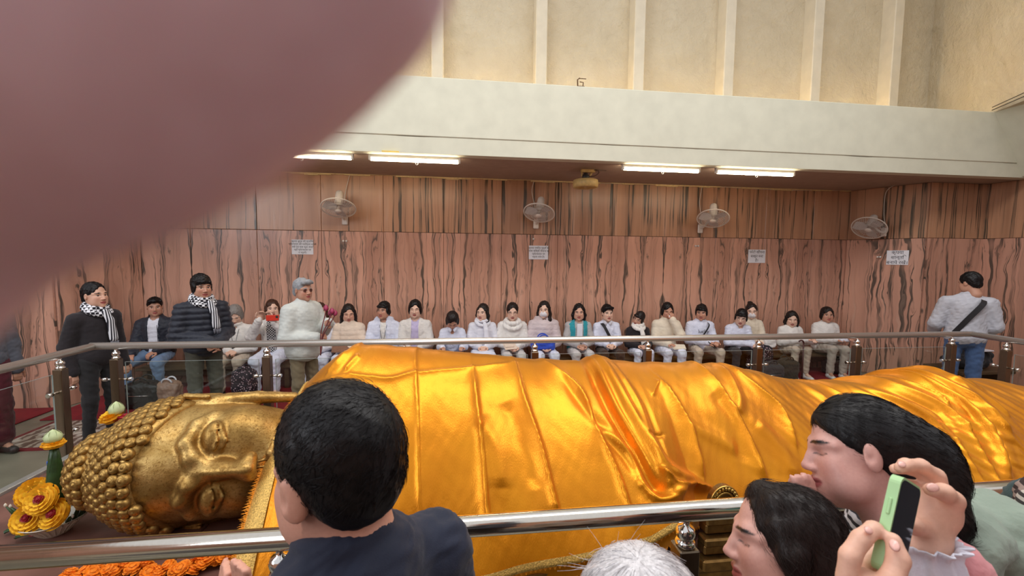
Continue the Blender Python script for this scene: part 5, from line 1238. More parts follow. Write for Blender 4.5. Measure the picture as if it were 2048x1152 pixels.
t = NT('floral_print'); v = t.coords('Object'); vn = t.n('ShaderNodeTexVoronoi', i_Scale=38.0); t.l(v, vn.inputs[0]); t.base(t.ramp(vn.outputs[0], [(.16, srgb(214, 196, 200)), (.30, srgb(120, 84, 96)), (.42, srgb(30, 26, 36))])); t.set(Roughness=.8); FLO = t.m
t = NT('houndstooth'); v = t.coords('Object', (55, 55, 55)); ck = t.n('ShaderNodeTexChecker', i_Scale=1.0); t.l(v, ck.inputs[0]); ck.inputs[1].default_value = srgb(36, 34, 38); ck.inputs[2].default_value = srgb(196, 192, 192); t.base(ck.outputs[0]); t.set(Roughness=.85); HOU = t.m
def net_obj(name, fill, c, ext, h, material, parent, disp=None):
    f = Field(np.array(c)-ext, np.array(c)+ext, h); fill(f); return link(name, net_mesh(name, f, disp=disp), material, parent)
def x_print(txt, size, dz=.0):
    def fn(root, J, H, k):
        c = J['chest']; text_part(root, txt, size, Vector((0, c.y-.128*k-.020, c.z-.06+dz)), (math.pi/2, 0, 0), M_INK)
    return fn
GRP = 'people seated along the marble wall'
def seated(px, ztop, label, Y=6.52, hip=.475, yaw=0.0, lean=.06, arms=None, sh=.175, kneew=.11, knee=.43, **kw):
    hs = kw.get('hs', 1.05); k = (ztop-.128*hs-hip)/(.635*math.cos(lean)); kk = min(max(k, .84), 1.06)
    if k != kk: hip = ztop-.128*hs-.635*kk*math.cos(lean)
    J = J_sit(kk, hip, sh, lean, knee, kneew); X = at(px, 640, Y=Y-.05).x
    J['kneel'].z = J['kneer'].z = .49
    if arms:
        for q, v_ in arms.items(): J[q] = Vector(v_) if not callable(v_) else v_(J)
    ca = -math.atan2(X, Y); hd_ = kw.pop('head', (0, 0, 0)); yaw += ca*.25; kw['head'] = (hd_[0], hd_[1], hd_[2]+ca*.65)
    return person('person', label, (X, Y, 0), yaw, J, k=kk, group=GRP, **kw)
WS = mat('white_sock', (220, 216, 214), .9, bump=.2)
def Tp(m_, **k): return dict(mat=m_, **k)
seated(310, 1.335, 'seated man in open navy jacket, white shirt and blue jeans', sex='m', skin='tan', head=(.1, 0, .05), hair=('short_m', 'black'), top=Tp(NVY, open=(.045, .06), th=.022, collar=2.0, under=Tp(W1, th=.008, name='shirt')), trousers=dict(mat=JEAN), shoes=M_SHOE, fat=1.08, sh=.19, facefull=1.06, kneew=.17, arms={'wrl': (.10, -.30, .62), 'wrr': (-.16, -.33, .60)})
seated(475, 1.225, 'seated grey-haired woman in a white sweater looking down, black badge on her neck', lean=.22, skin='light', head=(.62, 0, -.1), hair=('short_f', 'grey'), hvol=1.06, top=Tp(W2, th=.016, collar=1.4), trousers=dict(mat=BEI), shoes=M_SHOE, extras=[x_lanyard], face=dict(eyes=0))
seated(545, 1.30, 'seated woman in white holding a red phone up to her face', skin='light', head=(.0, 0, .1), hair=('short_f', 'brown'), top=Tp(W2, th=.014, open=(.045, .06), under=Tp(HOU, th=.006, name='blouse')), trousers=dict(mat=W3, fat=1.1), shoes=WS,
       arms={'ell': (.24, -.20, .80), 'wrl': (.06, -.30, 1.035), 'elr': (-.25, -.20, .80), 'wrr': (-.095, -.30, 1.045)}, handp={'l': dict(d=(-.2, .05, 1), n=(.5, .6, 0), curl=.6), 'r': dict(d=(.2, .05, 1), n=(-.5, .6, 0), curl=.6)})
seated(640, 1.25, 'seated woman with long brown hair in white, half hidden by the old man', Y=6.55, skin='light', head=(0, 0, .1), hair=('long', 'brown'), top=Tp(W1, th=.018, hood=1), trousers=dict(mat=W3), shoes=WS)
seated(697, 1.228, 'seated woman in a pale beige quilted jacket with dark wavy hair', skin='mid', head=(.28, 0, .05), hair=('long', 'dark'), top=Tp(CRM, th=.024, collar=2.2, puff=.006, pitch=.07), trousers=dict(mat=W3), shoes=WS, face=dict(eyes=0))
seated(767, 1.27, 'seated person in a white hoodie turned to the left of the picture', sex='m', skin='tan', head=(.05, 0, -.5), hair=('fringe', 'black'), top=Tp(W3, th=.018, hood=1, open=(.03, .035), under=Tp(W2, th=.008, name='shirt')), trousers=dict(mat=W3), shoes=WS, extras=[x_lanyard])
seated(830, 1.285, 'seated woman in an open white jacket over a lavender top', skin='light', head=(.12, 0, -.1), hair=('short_f', 'black'), hvol=1.06, top=Tp(W2, th=.018, open=(.04, .05), under=Tp(LAV, th=.008, name='blouse')), trousers=dict(mat=cloth_mat('slate_trousers', (92, 94, 118))), shoes=WS, fat=1.05, face=dict(eyes=0))
seated(905, 1.125, 'seated woman in a white shirt with her head bowed low', lean=.34, skin='tan', head=(.85, 0, 0), hair=('short_f', 'dark'), hvol=1.05, top=Tp(W3, th=.014), trousers=dict(mat=cloth_mat('slate_trousers', (92, 94, 118))), shoes=WS, extras=[x_collar(W3)], face=dict(eyes=0), arms={'wrl': (.14, -.36, .62), 'wrr': (-.14, -.36, .62)})
seated(965, 1.229, 'seated woman in white with a white scarf, face turned left', skin='light', head=(.05, 0, -.42), hair=('bob', 'dark'), top=Tp(W1, th=.014), trousers=dict(mat=W3, fat=1.1, skirt=1), shoes=WS, extras=[x_scarf((.05, .34), W1, W1, .026, False)])
seated(1025, 1.236, 'seated woman with glasses wrapped in a white cowl shawl', skin='light', head=(.2, 0, .0), hair=('tied', 'dark'), hvol=1.04, top=Tp(W2, th=.026), trousers=dict(mat=LGT), shoes=WS, extras=[x_shawl(W2), x_glasses()], face=dict(eyes=0))
seated(1088, 1.266, 'seated woman in a white face mask and dusty pink padded jacket', skin='light', head=(.05, 0, -.15), hair=('long', 'dark'), top=Tp(PNK, th=.026, hood=1, puff=.007, pitch=.075), trousers=dict(mat=W3), shoes=WS, extras=[x_mask], fat=1.05)
seated(1158, 1.225, 'seated woman with black bobbed hair, teal vest over a grey top', skin='mid', head=(.08, 0, .0), hair=('bob', 'black'), top=Tp(TEAL, th=.024, arms=False, open=(.05, .065), collar=1.6, name='vest', under=Tp(GRY, th=.012, arms=True, name='grey_top')), trousers=dict(mat=LGT), shoes=WS, extras=[lambda root, J, H, k: MB().box(J['chest']+Vector((0, -.118*k-.008, -.03)), (.09, .018, .30), bevel=.008).build('white_shirt_front', W1, root)])
seated(1215, 1.207, 'seated person in a white polo shirt with a dark strap and brown trousers', sex='m', skin='light', head=(.05, 0, .3), hair=('short_m', 'black'), hvol=1.04, top=Tp(W3, th=.014), trousers=dict(mat=BRN), shoes=M_SHOE, extras=[x_collar(W1), x_strap('shr', 'hipl')], kneew=.13)
seated(1278, 1.10, 'small seated woman in black with a long white scarf, glasses, head tilted', hip=.45, skin='mid', head=(.15, .35, -.45), hair=('fringe', 'dark'), top=Tp(BLK, th=.012), trousers=dict(mat=W3), shoes=WS, extras=[x_scarf((.04, .30), W2, W2, .03, False), x_glasses()], hs=.96)
seated(1335, 1.237, 'seated woman in a cream jacket wiping her nose with a tissue', skin='tan', head=(.25, 0, .25), hair=('short_f', 'black'), top=Tp(IVO, th=.026, collar=2.2, puff=.005, pitch=.12), trousers=dict(mat=W3), shoes=M_SHOE, face=dict(eyes=0), arms={'ell': (.16, -.22, .74), 'wrl': (.035, -.185, .975)}, handp={'l': dict(d=(-.1, .1, 1), n=(.2, -.9, 0), curl=.7)},
       extras=[lambda root, J, H, k: net_obj('tissue', lambda f: f.ell(H((.012, -.125, -.045)), (.035, .02, .026), .01), H((0, -.125, -.045)), .07, .006, W1, root)])
seated(1403, 1.21, 'seated man in a white sweatshirt with black lettering and beige trousers', sex='m', skin='tan', head=(.15, 0, -.1), hair=('fringe', 'black'), top=Tp(W3, th=.018, collar=1.0), trousers=dict(mat=BEI), shoes=M_SHOE, extras=[x_print('lucky', .085, .05), x_strap('shl', 'hipr', .010)], kneew=.18, sh=.19, arms={'wrl': (.12, -.34, .64), 'wrr': (.02, -.34, .63)})
seated(1475, 1.15, 'seated young man with glasses in white leaning on his knees', Y=6.46, lean=.30, sex='m', skin='light', head=(.3, .1, -.1), hair=('fringe', 'black'), top=Tp(W3, th=.016), trousers=dict(mat=cloth_mat('charcoal_trousers', (52, 48, 50))), shoes=M_SHOE, extras=[x_glasses()], face=dict(eyes=0), kneew=.16, arms={'wrl': (.10, -.42, .60), 'wrr': (.08, -.40, .63)})
seated(1503, 1.208, 'seated woman with a hair bun, white mask and ivory fleece jacket', Y=6.62, skin='light', head=(.08, 0, .05), hair=('bun', 'dark'), top=Tp(IVO, th=.022, collar=2.4), trousers=dict(mat=FLO, skirt=1, name='skirt'), shoes=WS, extras=[x_mask])
seated(1585, 1.085, 'seated woman with bobbed hair in an oversized white sweater holding a walking stick', hip=.45, skin='light', head=(.2, 0, .1), hair=('bob', 'dark'), top=Tp(W2, th=.024, fat=1.08), trousers=dict(mat=BEI), shoes=WS, face=dict(eyes=0), arms={'wrl': (.10, -.44, .66), 'wrr': (.05, -.42, .68)}, knee=.42)
seated(1655, 1.15, 'seated woman in a cream turtleneck, rightmost on the benches', hip=.45, skin='tan', head=(.0, 0, .25), hair=('short_f', 'dark'), hvol=1.06, top=Tp(W2, th=.02, collar=2.6, fat=1.08), trousers=dict(mat=cloth_mat('grey_beige_trousers', (176, 166, 154)), fat=1.1), shoes=WS, fat=1.12, facefull=1.1, arms={'wrl': (.16, -.34, .66), 'wrr': (.02, -.30, .64)})

# ---------------------------------------------------------------- people standing behind the railing
SG = 'people standing behind the railing'
J = J_stand(.955); J['elr'] = J['shr']+Vector((-.05, .06, -.27)); J['wrr'] = J['elr']+Vector((.02, -.05, -.25)); J['wrl'] = J['ell']+Vector((.0, -.08, -.24))
person('person', 'standing man in a black sweater with a checked scarf beside the left railing corner', (-3.66, 4.78, 0), 1.2, J, 'm', 'mid', (.0, 0, .1), ('crop', 'black'), Tp(BLK, th=.018, drop=.0, fold=.6), dict(mat=cloth_mat('black_trousers', (32, 30, 32))), .955, shoes=M_SHOE, group=SG, extras=[x_scarf((.03, .30))])
J = J_stand(1.0, .178); J['elr'] = J['shr']+Vector((-.06, .0, -.28)); J['ell'] = J['shl']+Vector((.06, .0, -.28)); J['wrr'] = Vector((.0, -.24, 1.0)); J['wrl'] = Vector((.06, -.235, .985))
person('person', 'standing man in a navy padded jacket with a checked scarf, hands clasped', (-2.79, 5.02, 0), .85, J, 'm', 'tan', (.12, 0, .0), ('fringe', 'black'), Tp(NVY, th=.034, puff=.018, pitch=.062, collar=2.4), dict(mat=OLV), 1.0, shoes=M_SHOE, group=SG, extras=[x_scarf((.05, .28))], hvol=1.07, handp={'l': dict(d=(-.8, -.25, -.3), n=(.2, -.8, .3), curl=.7), 'r': dict(d=(.8, -.25, -.35), n=(-.2, -.8, .3), curl=.7)})
J = J_stand(.975, .175); J['elr'] = J['shr']+Vector((-.07, -.02, -.29)); J['wrr'] = Vector((-.04, -.25, 1.02)); J['ell'] = J['shl']+Vector((.06, -.08, -.26)); J['wrl'] = Vector((.09, -.30, 1.17))
old = person('person', 'standing grey-haired old man in a pale jacket and tinted glasses holding lotus stems', (-1.78, 5.12, 0), 1.05, J, 'm', 'tan', (.05, 0, -.05), ('short_m', 'salt'), Tp(SNW, th=.036, collar=2.2, fat=1.04, drop=.03, fold=.6), dict(mat=KHK), .975, shoes=M_SHOE, group=SG, extras=[x_glasses(True)], fat=1.1, handp={'l': dict(d=(-.5, -.6, .2), n=(.6, -.5, .3), curl=.95), 'r': dict(d=(.6, -.6, .1), n=(-.4, -.6, .5), curl=.95)})
J = J_stand(1.06, .18); J['elr'] = J['shr']+Vector((-.07, -.01, -.28)); J['wrr'] = Vector((-.20, -.20, 1.02)); J['ell'] = J['shl']+Vector((.09, .0, -.28)); J['wrl'] = Vector((.26, -.18, 1.02))
person('person', 'standing man seen from behind in a grey sweatshirt with a black strap', (6.44, 4.62, 0), 2.42, J, 'm', 'tan', (.25, 0, .75), ('crop', 'black'), Tp(cloth_mat('heather_grey_sweatshirt', (186, 186, 194)), th=.03, collar=1.0, drop=.0), dict(mat=DJEAN), 1.06, shoes=M_SHOE, group=SG, extras=[x_strap('shr', 'hipl', .028, back=True)], hvol=1.03, fat=1.06)
J = J_stand(.98)
person('person', 'person at the far left edge in a grey jacket and dark maroon robe', (-4.44, 4.50, 0), 1.1, J, 'm', 'tan', (0, 0, 0), ('short_m', 'black'), Tp(cloth_mat('slate_grey_jacket', (92, 94, 104)), th=.03), dict(mat=cloth_mat('maroon_robe', (84, 20, 34)), skirt=1, fat=1.25, name='robe'), .98, shoes=M_SHOE, group=SG)
# ---------------------------------------------------------------- bags and held things along the wall
def bag(name, label, px, py, Y, size, material, handle=None, cat='bag', rotz=0.0, sag=.02, pocket=None, mouth=None):
    p = at(px, py, Y=Y); w_, d_, h_ = size; r = empty(name, (p.x, Y, .016), rotz); tag(r, label, cat, 'bags on the carpet')
    f = Field((-w_/2-.05, -d_/2-.05, -.02), (w_/2+.05, d_/2+.05, h_+.06), .011); f.box((0, 0, h_*.45), (w_/2, d_/2, h_*.45), .05, .0); f.ell((0, 0, h_*.75), (w_*.42, d_*.42, h_*.28), .05); f.half((0, 0, .002), (0, 0, -1), .01)
    link('bag_body', net_mesh('bag_body', f, disp=lambda V: sag*.5*wob(V, 14, 3)+.004*wob(V, 45, 5)), material, r)
    hm = handle or material
    for s_ in (-1, 1): MB().tube(arc((0, s_*d_*.25, h_*.92), w_*.22, 0, math.pi, 10, (1, 0, 0), (0, s_*.25, .95)), .010, 7).build('handle', hm, r)
    if pocket: MB().box((0, -d_/2-.004, h_*.35), (w_*.6, .02, h_*.35), bevel=.01).build('pocket', pocket, r); MB().tube([(-w_*.28, -d_/2-.016, h_*.52), (w_*.28, -d_/2-.016, h_*.52)], .004, 5).build('zip', M_CHROME, r)
    return r
LEA = mat('black_leather', (30, 28, 30), .35, var=.2, nscale=60, bump=.2); TAN = mat('brown_satin_bag', (150, 118, 98), .45, var=.2, nscale=20, bump=.3); DGR = cloth_mat('dark_grey_canvas', (62, 56, 56)); OBG = cloth_mat('dark_olive_canvas', (58, 50, 38)); BLU = cloth_mat('royal_blue_nylon', (40, 76, 190), 80, .6)
bag('handbag', 'black leather handbag on the carpet beside the man in jeans', 288, 762, 5.75, (.40, .2, .34), LEA, pocket=LEA)
bag('gift_bag', 'brown satin bag on the carpet behind the man in the navy padded jacket', 338, 765, 5.75, (.26, .16, .34), TAN, handle=W1)
bag('floral_bag', 'black floral print bag standing by the grey-haired woman', 488, 745, 5.85, (.26, .2, .46), FLO)
bag('backpack', 'dark grey backpack on the carpet beside the far railing post', 1540, 735, 5.9, (.34, .22, .36), DGR, pocket=DGR)
bag('backpack', 'dark olive bag on the carpet left of the walking stick', 1573, 735, 6.1, (.30, .22, .36), OBG)
bag('handbag', 'black bag under the bench behind the rightmost seated woman', 1668, 722, 6.42, (.36, .18, .26), LEA)
b = bag('blue_bag', 'bright blue bag on the lap of the woman in the pink jacket', 1086, 690, 6.2, (.36, .16, .17), BLU); b.location.z = .565; b['group'] = 'held things'
# held things
def held(name, label, px, py, Y, mb, material, rot=(0, 0, 0), cat=None):
    o = mb.build(name, material, None, at(px, py, Y=Y), rot); tag(o, label, cat or name, 'held things'); return o
held('booklet', 'brown booklet on the lap of the woman in the beige quilted jacket', 682, 698, 6.17, MB().box((0, 0, 0), (.24, .16, .012), bevel=.004).box((0, 0, .008), (.22, .15, .006)), mat('brown_cover', (132, 96, 78), .5), (.5, .1, .2), 'book')
held('cloth_bag', 'folded cream cloth on the lap of the woman in the shawl', 1020, 692, 6.17, MB().box((0, 0, 0), (.20, .14, .02), bevel=.009).box((-.02, .01, .018), (.15, .10, .016), bevel=.007), CRM, (.6, .0, .3), 'cloth')
held('paper_roll', 'white rolled paper in the hands of the woman in the teal vest', 1166, 685, 6.14, MB().tube([(-.07, 0, .05), (.07, 0, -.05)], .016, 12), W1, (0, 0, 0), 'paper')
held('phone', 'dark phone in the hands of the man with black lettering', 1425, 690, 6.12, MB().box((0, 0, 0), (.075, .15, .01), bevel=.004).box((0, 0, .0055), (.069, .142, .001)), M_DARK, (.7, 0, .4))
held('cream_pouch', 'cream pouch on the lap of the woman wiping her nose', 1358, 694, 6.15, MB().box((0, 0, 0), (.2, .12, .03), bevel=.013).tube([(-.09, -.05, .012), (.09, -.05, .012)], .004, 5), IVO, (.5, 0, -.2), 'pouch')
o = bag('white_bag', 'white cloth bag on the bench beside the masked woman', 1537, 690, 6.3, (.2, .14, .2), W2); o.location.z = .50; o['group'] = 'held things'
o = bag('white_pouch', 'white pouch on the lap of the rightmost seated woman', 1690, 678, 6.18, (.2, .12, .1), W1); o.location.z = .60; o['group'] = 'held things'
p = at(545, 636, Y=6.17); r = empty('red_phone', p, .15); tag(r, 'red phone held in front of a woman\'s face', 'phone', 'held things')
MB().box((0, 0, 0), (.16, .011, .08), bevel=.005).build('case', mat('red_plastic', (214, 58, 40), .4, bump=0), r)
MB().box((.055, -.0065, .015), (.03, .003, .035), bevel=.001).build('camera_bump', M_DARK, r)
P0, P1 = at(1601, 765, z=.02), at(1607, 690, Y=6.05)
ck = MB().tube([(P1.x, 6.04, .02), (P1.x, 6.05, P1.z+.03)], .011, 10).tube(arc((P1.x-.045, 6.05, P1.z+.03), .045, 0, 2.6, 8), .012, 10)
tag(ck.build('walking_stick', mat('dark_red_wood', (70, 30, 30), .4, bump=.05)), 'dark walking stick held by the woman in the white sweater', 'walking stick')
# lotus stems in the old man's hands
r = empty('lotus_bunch', at(641, 700, Y=4.86)); tag(r, 'bunch of pink lotus buds on long stems in the old man\'s hands', 'flowers'); base = r.location.copy()
for i, (x, y) in enumerate(((652, 620), (664, 626), (670, 630), (661, 630))):
    q = at(x, y, Y=4.86+.03*i)-base; MB().tube(spline([(0, 0, -.06), (q.x*.25-.01, q.y*.4, q.z*.4), (q.x*.8, q.y*.9, q.z*.85), q], 5), .0065, 6).build('stem', mat('lotus_stem', (120, 60, 62), .6, bump=.1), r); lotus_bud(r, q-Vector((0, 0, .01)), .026, .072, M_PINK, 5)
# dark heap on a ledge at the right behind the end railing
p = at(1995, 750, Y=5.3); r = empty('low_bench', (7.35, 5.2, 0)); tag(r, 'dark low bench in the corner beyond the right end railing', 'bench')
MB().box((0, 0, .40), (.9, .5, .05), bevel=.01).build('seat_plank', M_BENCH, r)
for s_ in (-1, 1): MB().box((s_*.38, 0, .19), (.06, .44, .37), bevel=.006).build('leg', M_BENCH, r)
r = empty('folded_coat', (7.35, 5.2, .425)); tag(r, 'heap of dark folded coats on the corner bench', 'coat')
f = Field((-.42, -.26, -.02), (.42, .26, .36), .014); f.ell((-.05, 0, .10), (.34, .2, .11), .05); f.ell((.1, .02, .19), (.24, .17, .09), .04); f.half((0, 0, .0), (0, 0, -1), .01)
link('heap', net_mesh('heap', f, disp=lambda V: .012*wob(V, 22, 3)), cloth_mat('black_wool', (30, 30, 36)), r); MB().box((.0, -.1, .275), (.26, .2, .02), bevel=.008).build('folded_paper', W1, r)
# ---------------------------------------------------------------- people in front, at the near railing
FG = 'people at the near railing'
def local_of(root_loc, yaw, P):
    """world point in the frame of a figure standing at root_loc and turned by yaw"""
    return Matrix.Rotation(-yaw, 3, 'Z') @ (Vector(P)-Vector(root_loc))
def J_at(head_world, yaw, k, hx=0.0):
    J = J_stand(k); h = J['head']; off = Matrix.Rotation(yaw, 3, 'Z') @ Vector((h.x, h.y, 0)); loc = Vector((head_world.x-off.x, head_world.y-off.y, 0)); return J, loc
# man in navy, seen from behind
hw = at(671, 936, d=.72); k = hw.z/1.585; yaw = math.pi+.72; J, loc = J_at(hw, yaw, k)
def L_(px, py, d): return local_of(loc, yaw, at(px, py, d=d))
for q in ('neck', 'shl', 'shr', 'chest', 'belly'): J[q] += Vector((0, .020, .024))
J['elr'] = J['shr']+Vector((-.07, -.03, -.27)); J['ell'] = J['shl']+Vector((.05, -.06, -.27))
J['wrr'] = L_(486, 1250, .90); J['wrl'] = L_(455, 1250, .94)
def fade(V, C):
    st_ = np.array(srgb(58, 48, 48)[:3]); z, y, x = V[:, 2], V[:, 1], V[:, 0]
    w = np.clip((z+.075)/.05, 0, 1)*(y > -.035)*np.clip((y+.02)/.02, 0, 1); ear = (np.abs(x) > .068) & (y < .035) & (z < .03); w = np.where(ear, 0, w)[:, None]*.85; return C*(1-w)+st_*w
def hair_navy(f):
    f.ell((0, .026, .040), (.083, .103, .097), .015); f.ell((0, .056, -.015), (.068, .052, .062), .025); f.half((0, .03, -.058), (0, -.30, -.95), .02)
    f.ell((0, -.125, -.005), (.072, .082, .098), .016, 'sub')
    for s_ in (-1, 1): f.ell((s_*.094, -.006, -.036), (.026, .046, .048), .012, 'sub')
NAVY = cloth_mat('navy_cotton_shirt', (19, 27, 50), 420, .8, .15)
hand_up = dict(curl=.12, size=1.0)
dirU = (0, 0, 1)
person('person', 'man in a navy shirt seen from behind, praying at the near railing', loc, yaw, J, 'm', (214, 160, 138), (.14, .06, .20), ('custom', 'black'), Tp(NAVY, th=.018, collar=1.5, fold=.8, yoke=(-.01, .012, -.030), h=.0065), dict(mat=cloth_mat('black_trousers', (32, 30, 32))), k, shoes=M_SHOE, group=FG, res=.0034, hair_res=.0042, hairfn=hair_navy, hs=1.10, fade=fade, fat=1.05,
       strands=dict(n=6500, length=.020, crown=(-.035, .085, .085), lift=.22, width=.0005, jitter=.30, zmin=-.03, tone='a'), strands_k=1.15, ear=.35,
       handp={'l': dict(d=(.04, 0, 1), n=(1, -.15, 0), curl=.10, size=1.0, thumb=1), 'r': dict(d=(-.04, 0, 1), n=(-1, -.15, 0), curl=.10, size=1.0, thumb=-1)})
# white-haired head at the bottom of the picture
hw = at(1274, 1298, d=.66); k = hw.z/1.585; yaw = math.pi-.1; J, loc = J_at(hw, yaw, k)
person('person', 'white-haired person at the bottom of the picture seen from behind', loc, yaw, J, 'f', 'mid', (.05, 0, 0), ('short_f', 'white'), Tp(GRY, th=.02), dict(mat=BRN), k, shoes=M_SHOE, group=FG, res=.005, hair_res=.005, hs=1.18, hvol=1.06, hands=False,
       strands=dict(n=8000, length=.060, crown=(.01, .03, .14), lift=.015, width=.0005, jitter=.10, zmin=-.05, curl=.02, bendr=.075), strands_k=1.05)
# woman with short dark hair in profile
hw = at(1558, 1086, d=.86); k = hw.z/1.585; yaw = -1.98; J, loc = J_at(hw, yaw, k)
def hair_w1(f):
    f.ell((0, .026, .034), (.082, .102, .090), .015); f.ell((0, .07, -.035), (.078, .062, .085), .03); f.half((0, .03, -.12), (0, -.1, -1), .02)
    for s_ in (-1, 1): f.chain([(s_*.066, -.015, .05), (s_*.074, .0, .0), (s_*.074, .016, -.07)], [.020, .022, .022], .02)
    f.chain([(-.05, -.02, .088), (.0, -.025, .10), (.05, -.015, .09)], [.018, .020, .018], .02); f.ell((0, -.118, -.012), (.074, .094, .118), .014, 'sub')
person('person', 'woman with short dark hair in profile below the praying woman', loc, yaw, J, 'f', (208, 158, 144), (.05, -.30, 0), ('custom', 'dark'), Tp(cloth_mat('dark_plum_top', (52, 40, 50)), th=.018), dict(mat=BRN), k, shoes=M_SHOE, group=FG, res=.0034, hair_res=.0045, hairfn=hair_w1, hs=.93, hands=False, facefull=1.04,
       strands=dict(n=8000, length=.045, crown=(.0, -.04, .14), lift=.12, width=.00045, jitter=.2, curl=.10), strands_k=1.35, face=dict(eyes=0))
# praying woman in profile
hw = at(1706, 906, d=.98); k = hw.z/1.585; yaw = -1.62; J, loc = J_at(hw, yaw, k)
def L_(px, py, d): return local_of(loc, yaw, at(px, py, d=d))
def hair_w2(f):
    f.ell((0, .026, .040), (.082, .104, .098), .015); f.ell((0, .10, .010), (.076, .080, .076), .04); f.ell((.0, .145, -.030), (.068, .056, .080), .03); f.chain([(0, .12, -.07), (0, .125, -.13), (0, .11, -.19)], [.060, .052, .032], .03)
    f.ell((0, -.113, -.020), (.066, .076, .106), .014, 'sub')
    for s_ in (-1, 1): f.ell((s_*.088, -.016, -.055), (.026, .046, .062), .012, 'sub')
    f.half((0, .03, -.06), (0, -.75, -.65), .02)
J['neck'] = L_(1830, 1030, 1.0); J['shl'] = L_(1905, 1105, .92); J['shr'] = L_(1950, 1050, 1.13); J['chest'] = L_(1985, 1150, 1.02); J['belly'] = L_(2030, 1270, 1.02); J['pelvis'] = L_(2050, 1400, 1.02)
J['ell'] = J['shl']+Vector((.04, -.14, -.22)); J['elr'] = J['shr']+Vector((-.04, -.12, -.22))
J['wrl'] = L_(1616, 1073, .955); J['wrr'] = L_(1608, 1065, 1.01)
SAGE = cloth_mat('sage_green_fleece', (142, 156, 142), 60, .95, .6)
def x_scarf2(root, J, H, k):
    f = Field(np.array(J['neck'])-.26, np.array(J['neck'])+.26, .006); nk = J['neck']
    f.torus(nk+Vector((0, -.02, -.02)), .078, .026, .01, rot=(.5, 0, 0), sc=(1.1, 1.05)); f.torus(nk+Vector((0, -.035, -.055)), .088, .022, .01, rot=(.6, .1, 0), sc=(1.1, 1.05))
    link('scarf', net_mesh('scarf', f, disp=lambda V: .003*wob(V, 60, 2)), stripe_mat('black_white_scarf', 18, 2, (38, 36, 44), (186, 184, 190)), root)
    f = Field(np.array(nk)-.26, np.array(nk)+.26, .006); f.torus(nk+Vector((0, -.03, -.10)), .095, .026, .01, rot=(.65, 0, 0), sc=(1.1, 1.0))
    link('teal_collar', net_mesh('teal_collar', f), TEAL, root)
person('person', 'woman with long dark hair in a sage jacket praying with closed eyes, in profile', loc, yaw, J, 'f', (206, 156, 144), (.16, -.36, -.45), ('custom', 'black'), Tp(SAGE, th=.03, hood=1, fold=1.0), dict(mat=BRN), k, shoes=M_SHOE, group=FG, res=.0034, hair_res=.0050, hairfn=hair_w2, hs=.96, extras=[x_scarf2], face=dict(eyes=0, lip=(170, 92, 92)),
       strands=dict(n=9000, length=.045, crown=(.0, -.07, .10), lift=.03, width=.00045, jitter=.08, curl=.03), strands_k=1.3,
       handp={'l': dict(d=(0, -.10, 1), n=(1, .3, 0), curl=.12, size=.96, thumb=-1), 'r': dict(d=(0, -.10, 1), n=(-1, .3, 0), curl=.12, size=.96, thumb=1)})
# striped scarf of a person at the right edge, with a dark coat
hw = at(2225, 905, d=1.0); k = hw.z/1.585; yaw = -1.9; J, loc = J_at(hw, yaw, k)
person('person', 'person at the right edge in a dark teal coat with a striped scarf', loc, yaw, J, 'f', 'mid', (.1, 0, 0), ('bob', 'black'), Tp(cloth_mat('dark_teal_coat', (38, 66, 70)), th=.03), dict(mat=BRN), k, shoes=M_SHOE, group=FG, hands=False,
       extras=[x_scarf((-.02, .25), stripe_mat('brown_striped_scarf', 16, 2, (50, 36, 36), (150, 130, 122)), stripe_mat('pale_striped_scarf', 18, 2, (60, 56, 56), (196, 190, 182)), .045)])

# ---------------------------------------------------------------- hands holding up a phone
PD = .60
def W(px, py, d=PD): return at(px, py, d=d)
pc = W(1795, 1022, .575)
# phone frame: long axis up, slightly tilted; screen turned towards the right of the picture
A0, A1 = W(1750, 1138, .560), W(1793, 948, .585)            # near long edge, bottom and top
Lax = (A1-A0).normalized(); far = RIGHT*.88+FWD*.47+UP*.06; Wax = (far-Lax*far.dot(Lax)).normalized(); Nax = Lax.cross(Wax)
if Nax.dot(RIGHT) < 0: Nax = -Nax
PH, PW, PT = (A1-A0).length, .072, .0125
cen = (A0+A1)/2+Wax*PW/2
fr = Matrix((Wax, Lax, Nax)).transposed().to_4x4(); fr.translation = cen
ph = empty('phone', cen); ph.matrix_world = fr; tag(ph, 'phone in a pale green case held up by two hands', 'phone')
def rrect(w, h, r, n=5):
    P = []
    for cx, cy, a0 in ((w/2-r, h/2-r, 0), (-w/2+r, h/2-r, math.pi/2), (-w/2+r, -h/2+r, math.pi), (w/2-r, -h/2+r, 1.5*math.pi)):
        P += [(cx+r*math.cos(a0+math.pi/2*i/n), cy+r*math.sin(a0+math.pi/2*i/n)) for i in range(n+1)]
    return P
M_CASE = mat('pale_green_silicone', (168, 206, 150), .5, var=.04, bump=.02); M_SCREEN = mat('dark_glass_screen', (20, 24, 38), .06, var=.05, bump=0)
MB().prism(rrect(PW, PH, .012), PT, Matrix.Translation((0, 0, -PT/2))).build('case', M_CASE, ph)
MB().prism(rrect(PW-.006, PH-.006, .010), .0012, Matrix.Translation((0, 0, PT/2-.0004))).build('screen', M_SCREEN, ph)
MB().box((-PW/2-.0008, .02, 0), (.0025, .022, .004), bevel=.001).build('side_button', M_CASE, ph)
def Pp(x, y, z): return fr @ Vector((x, y, z))
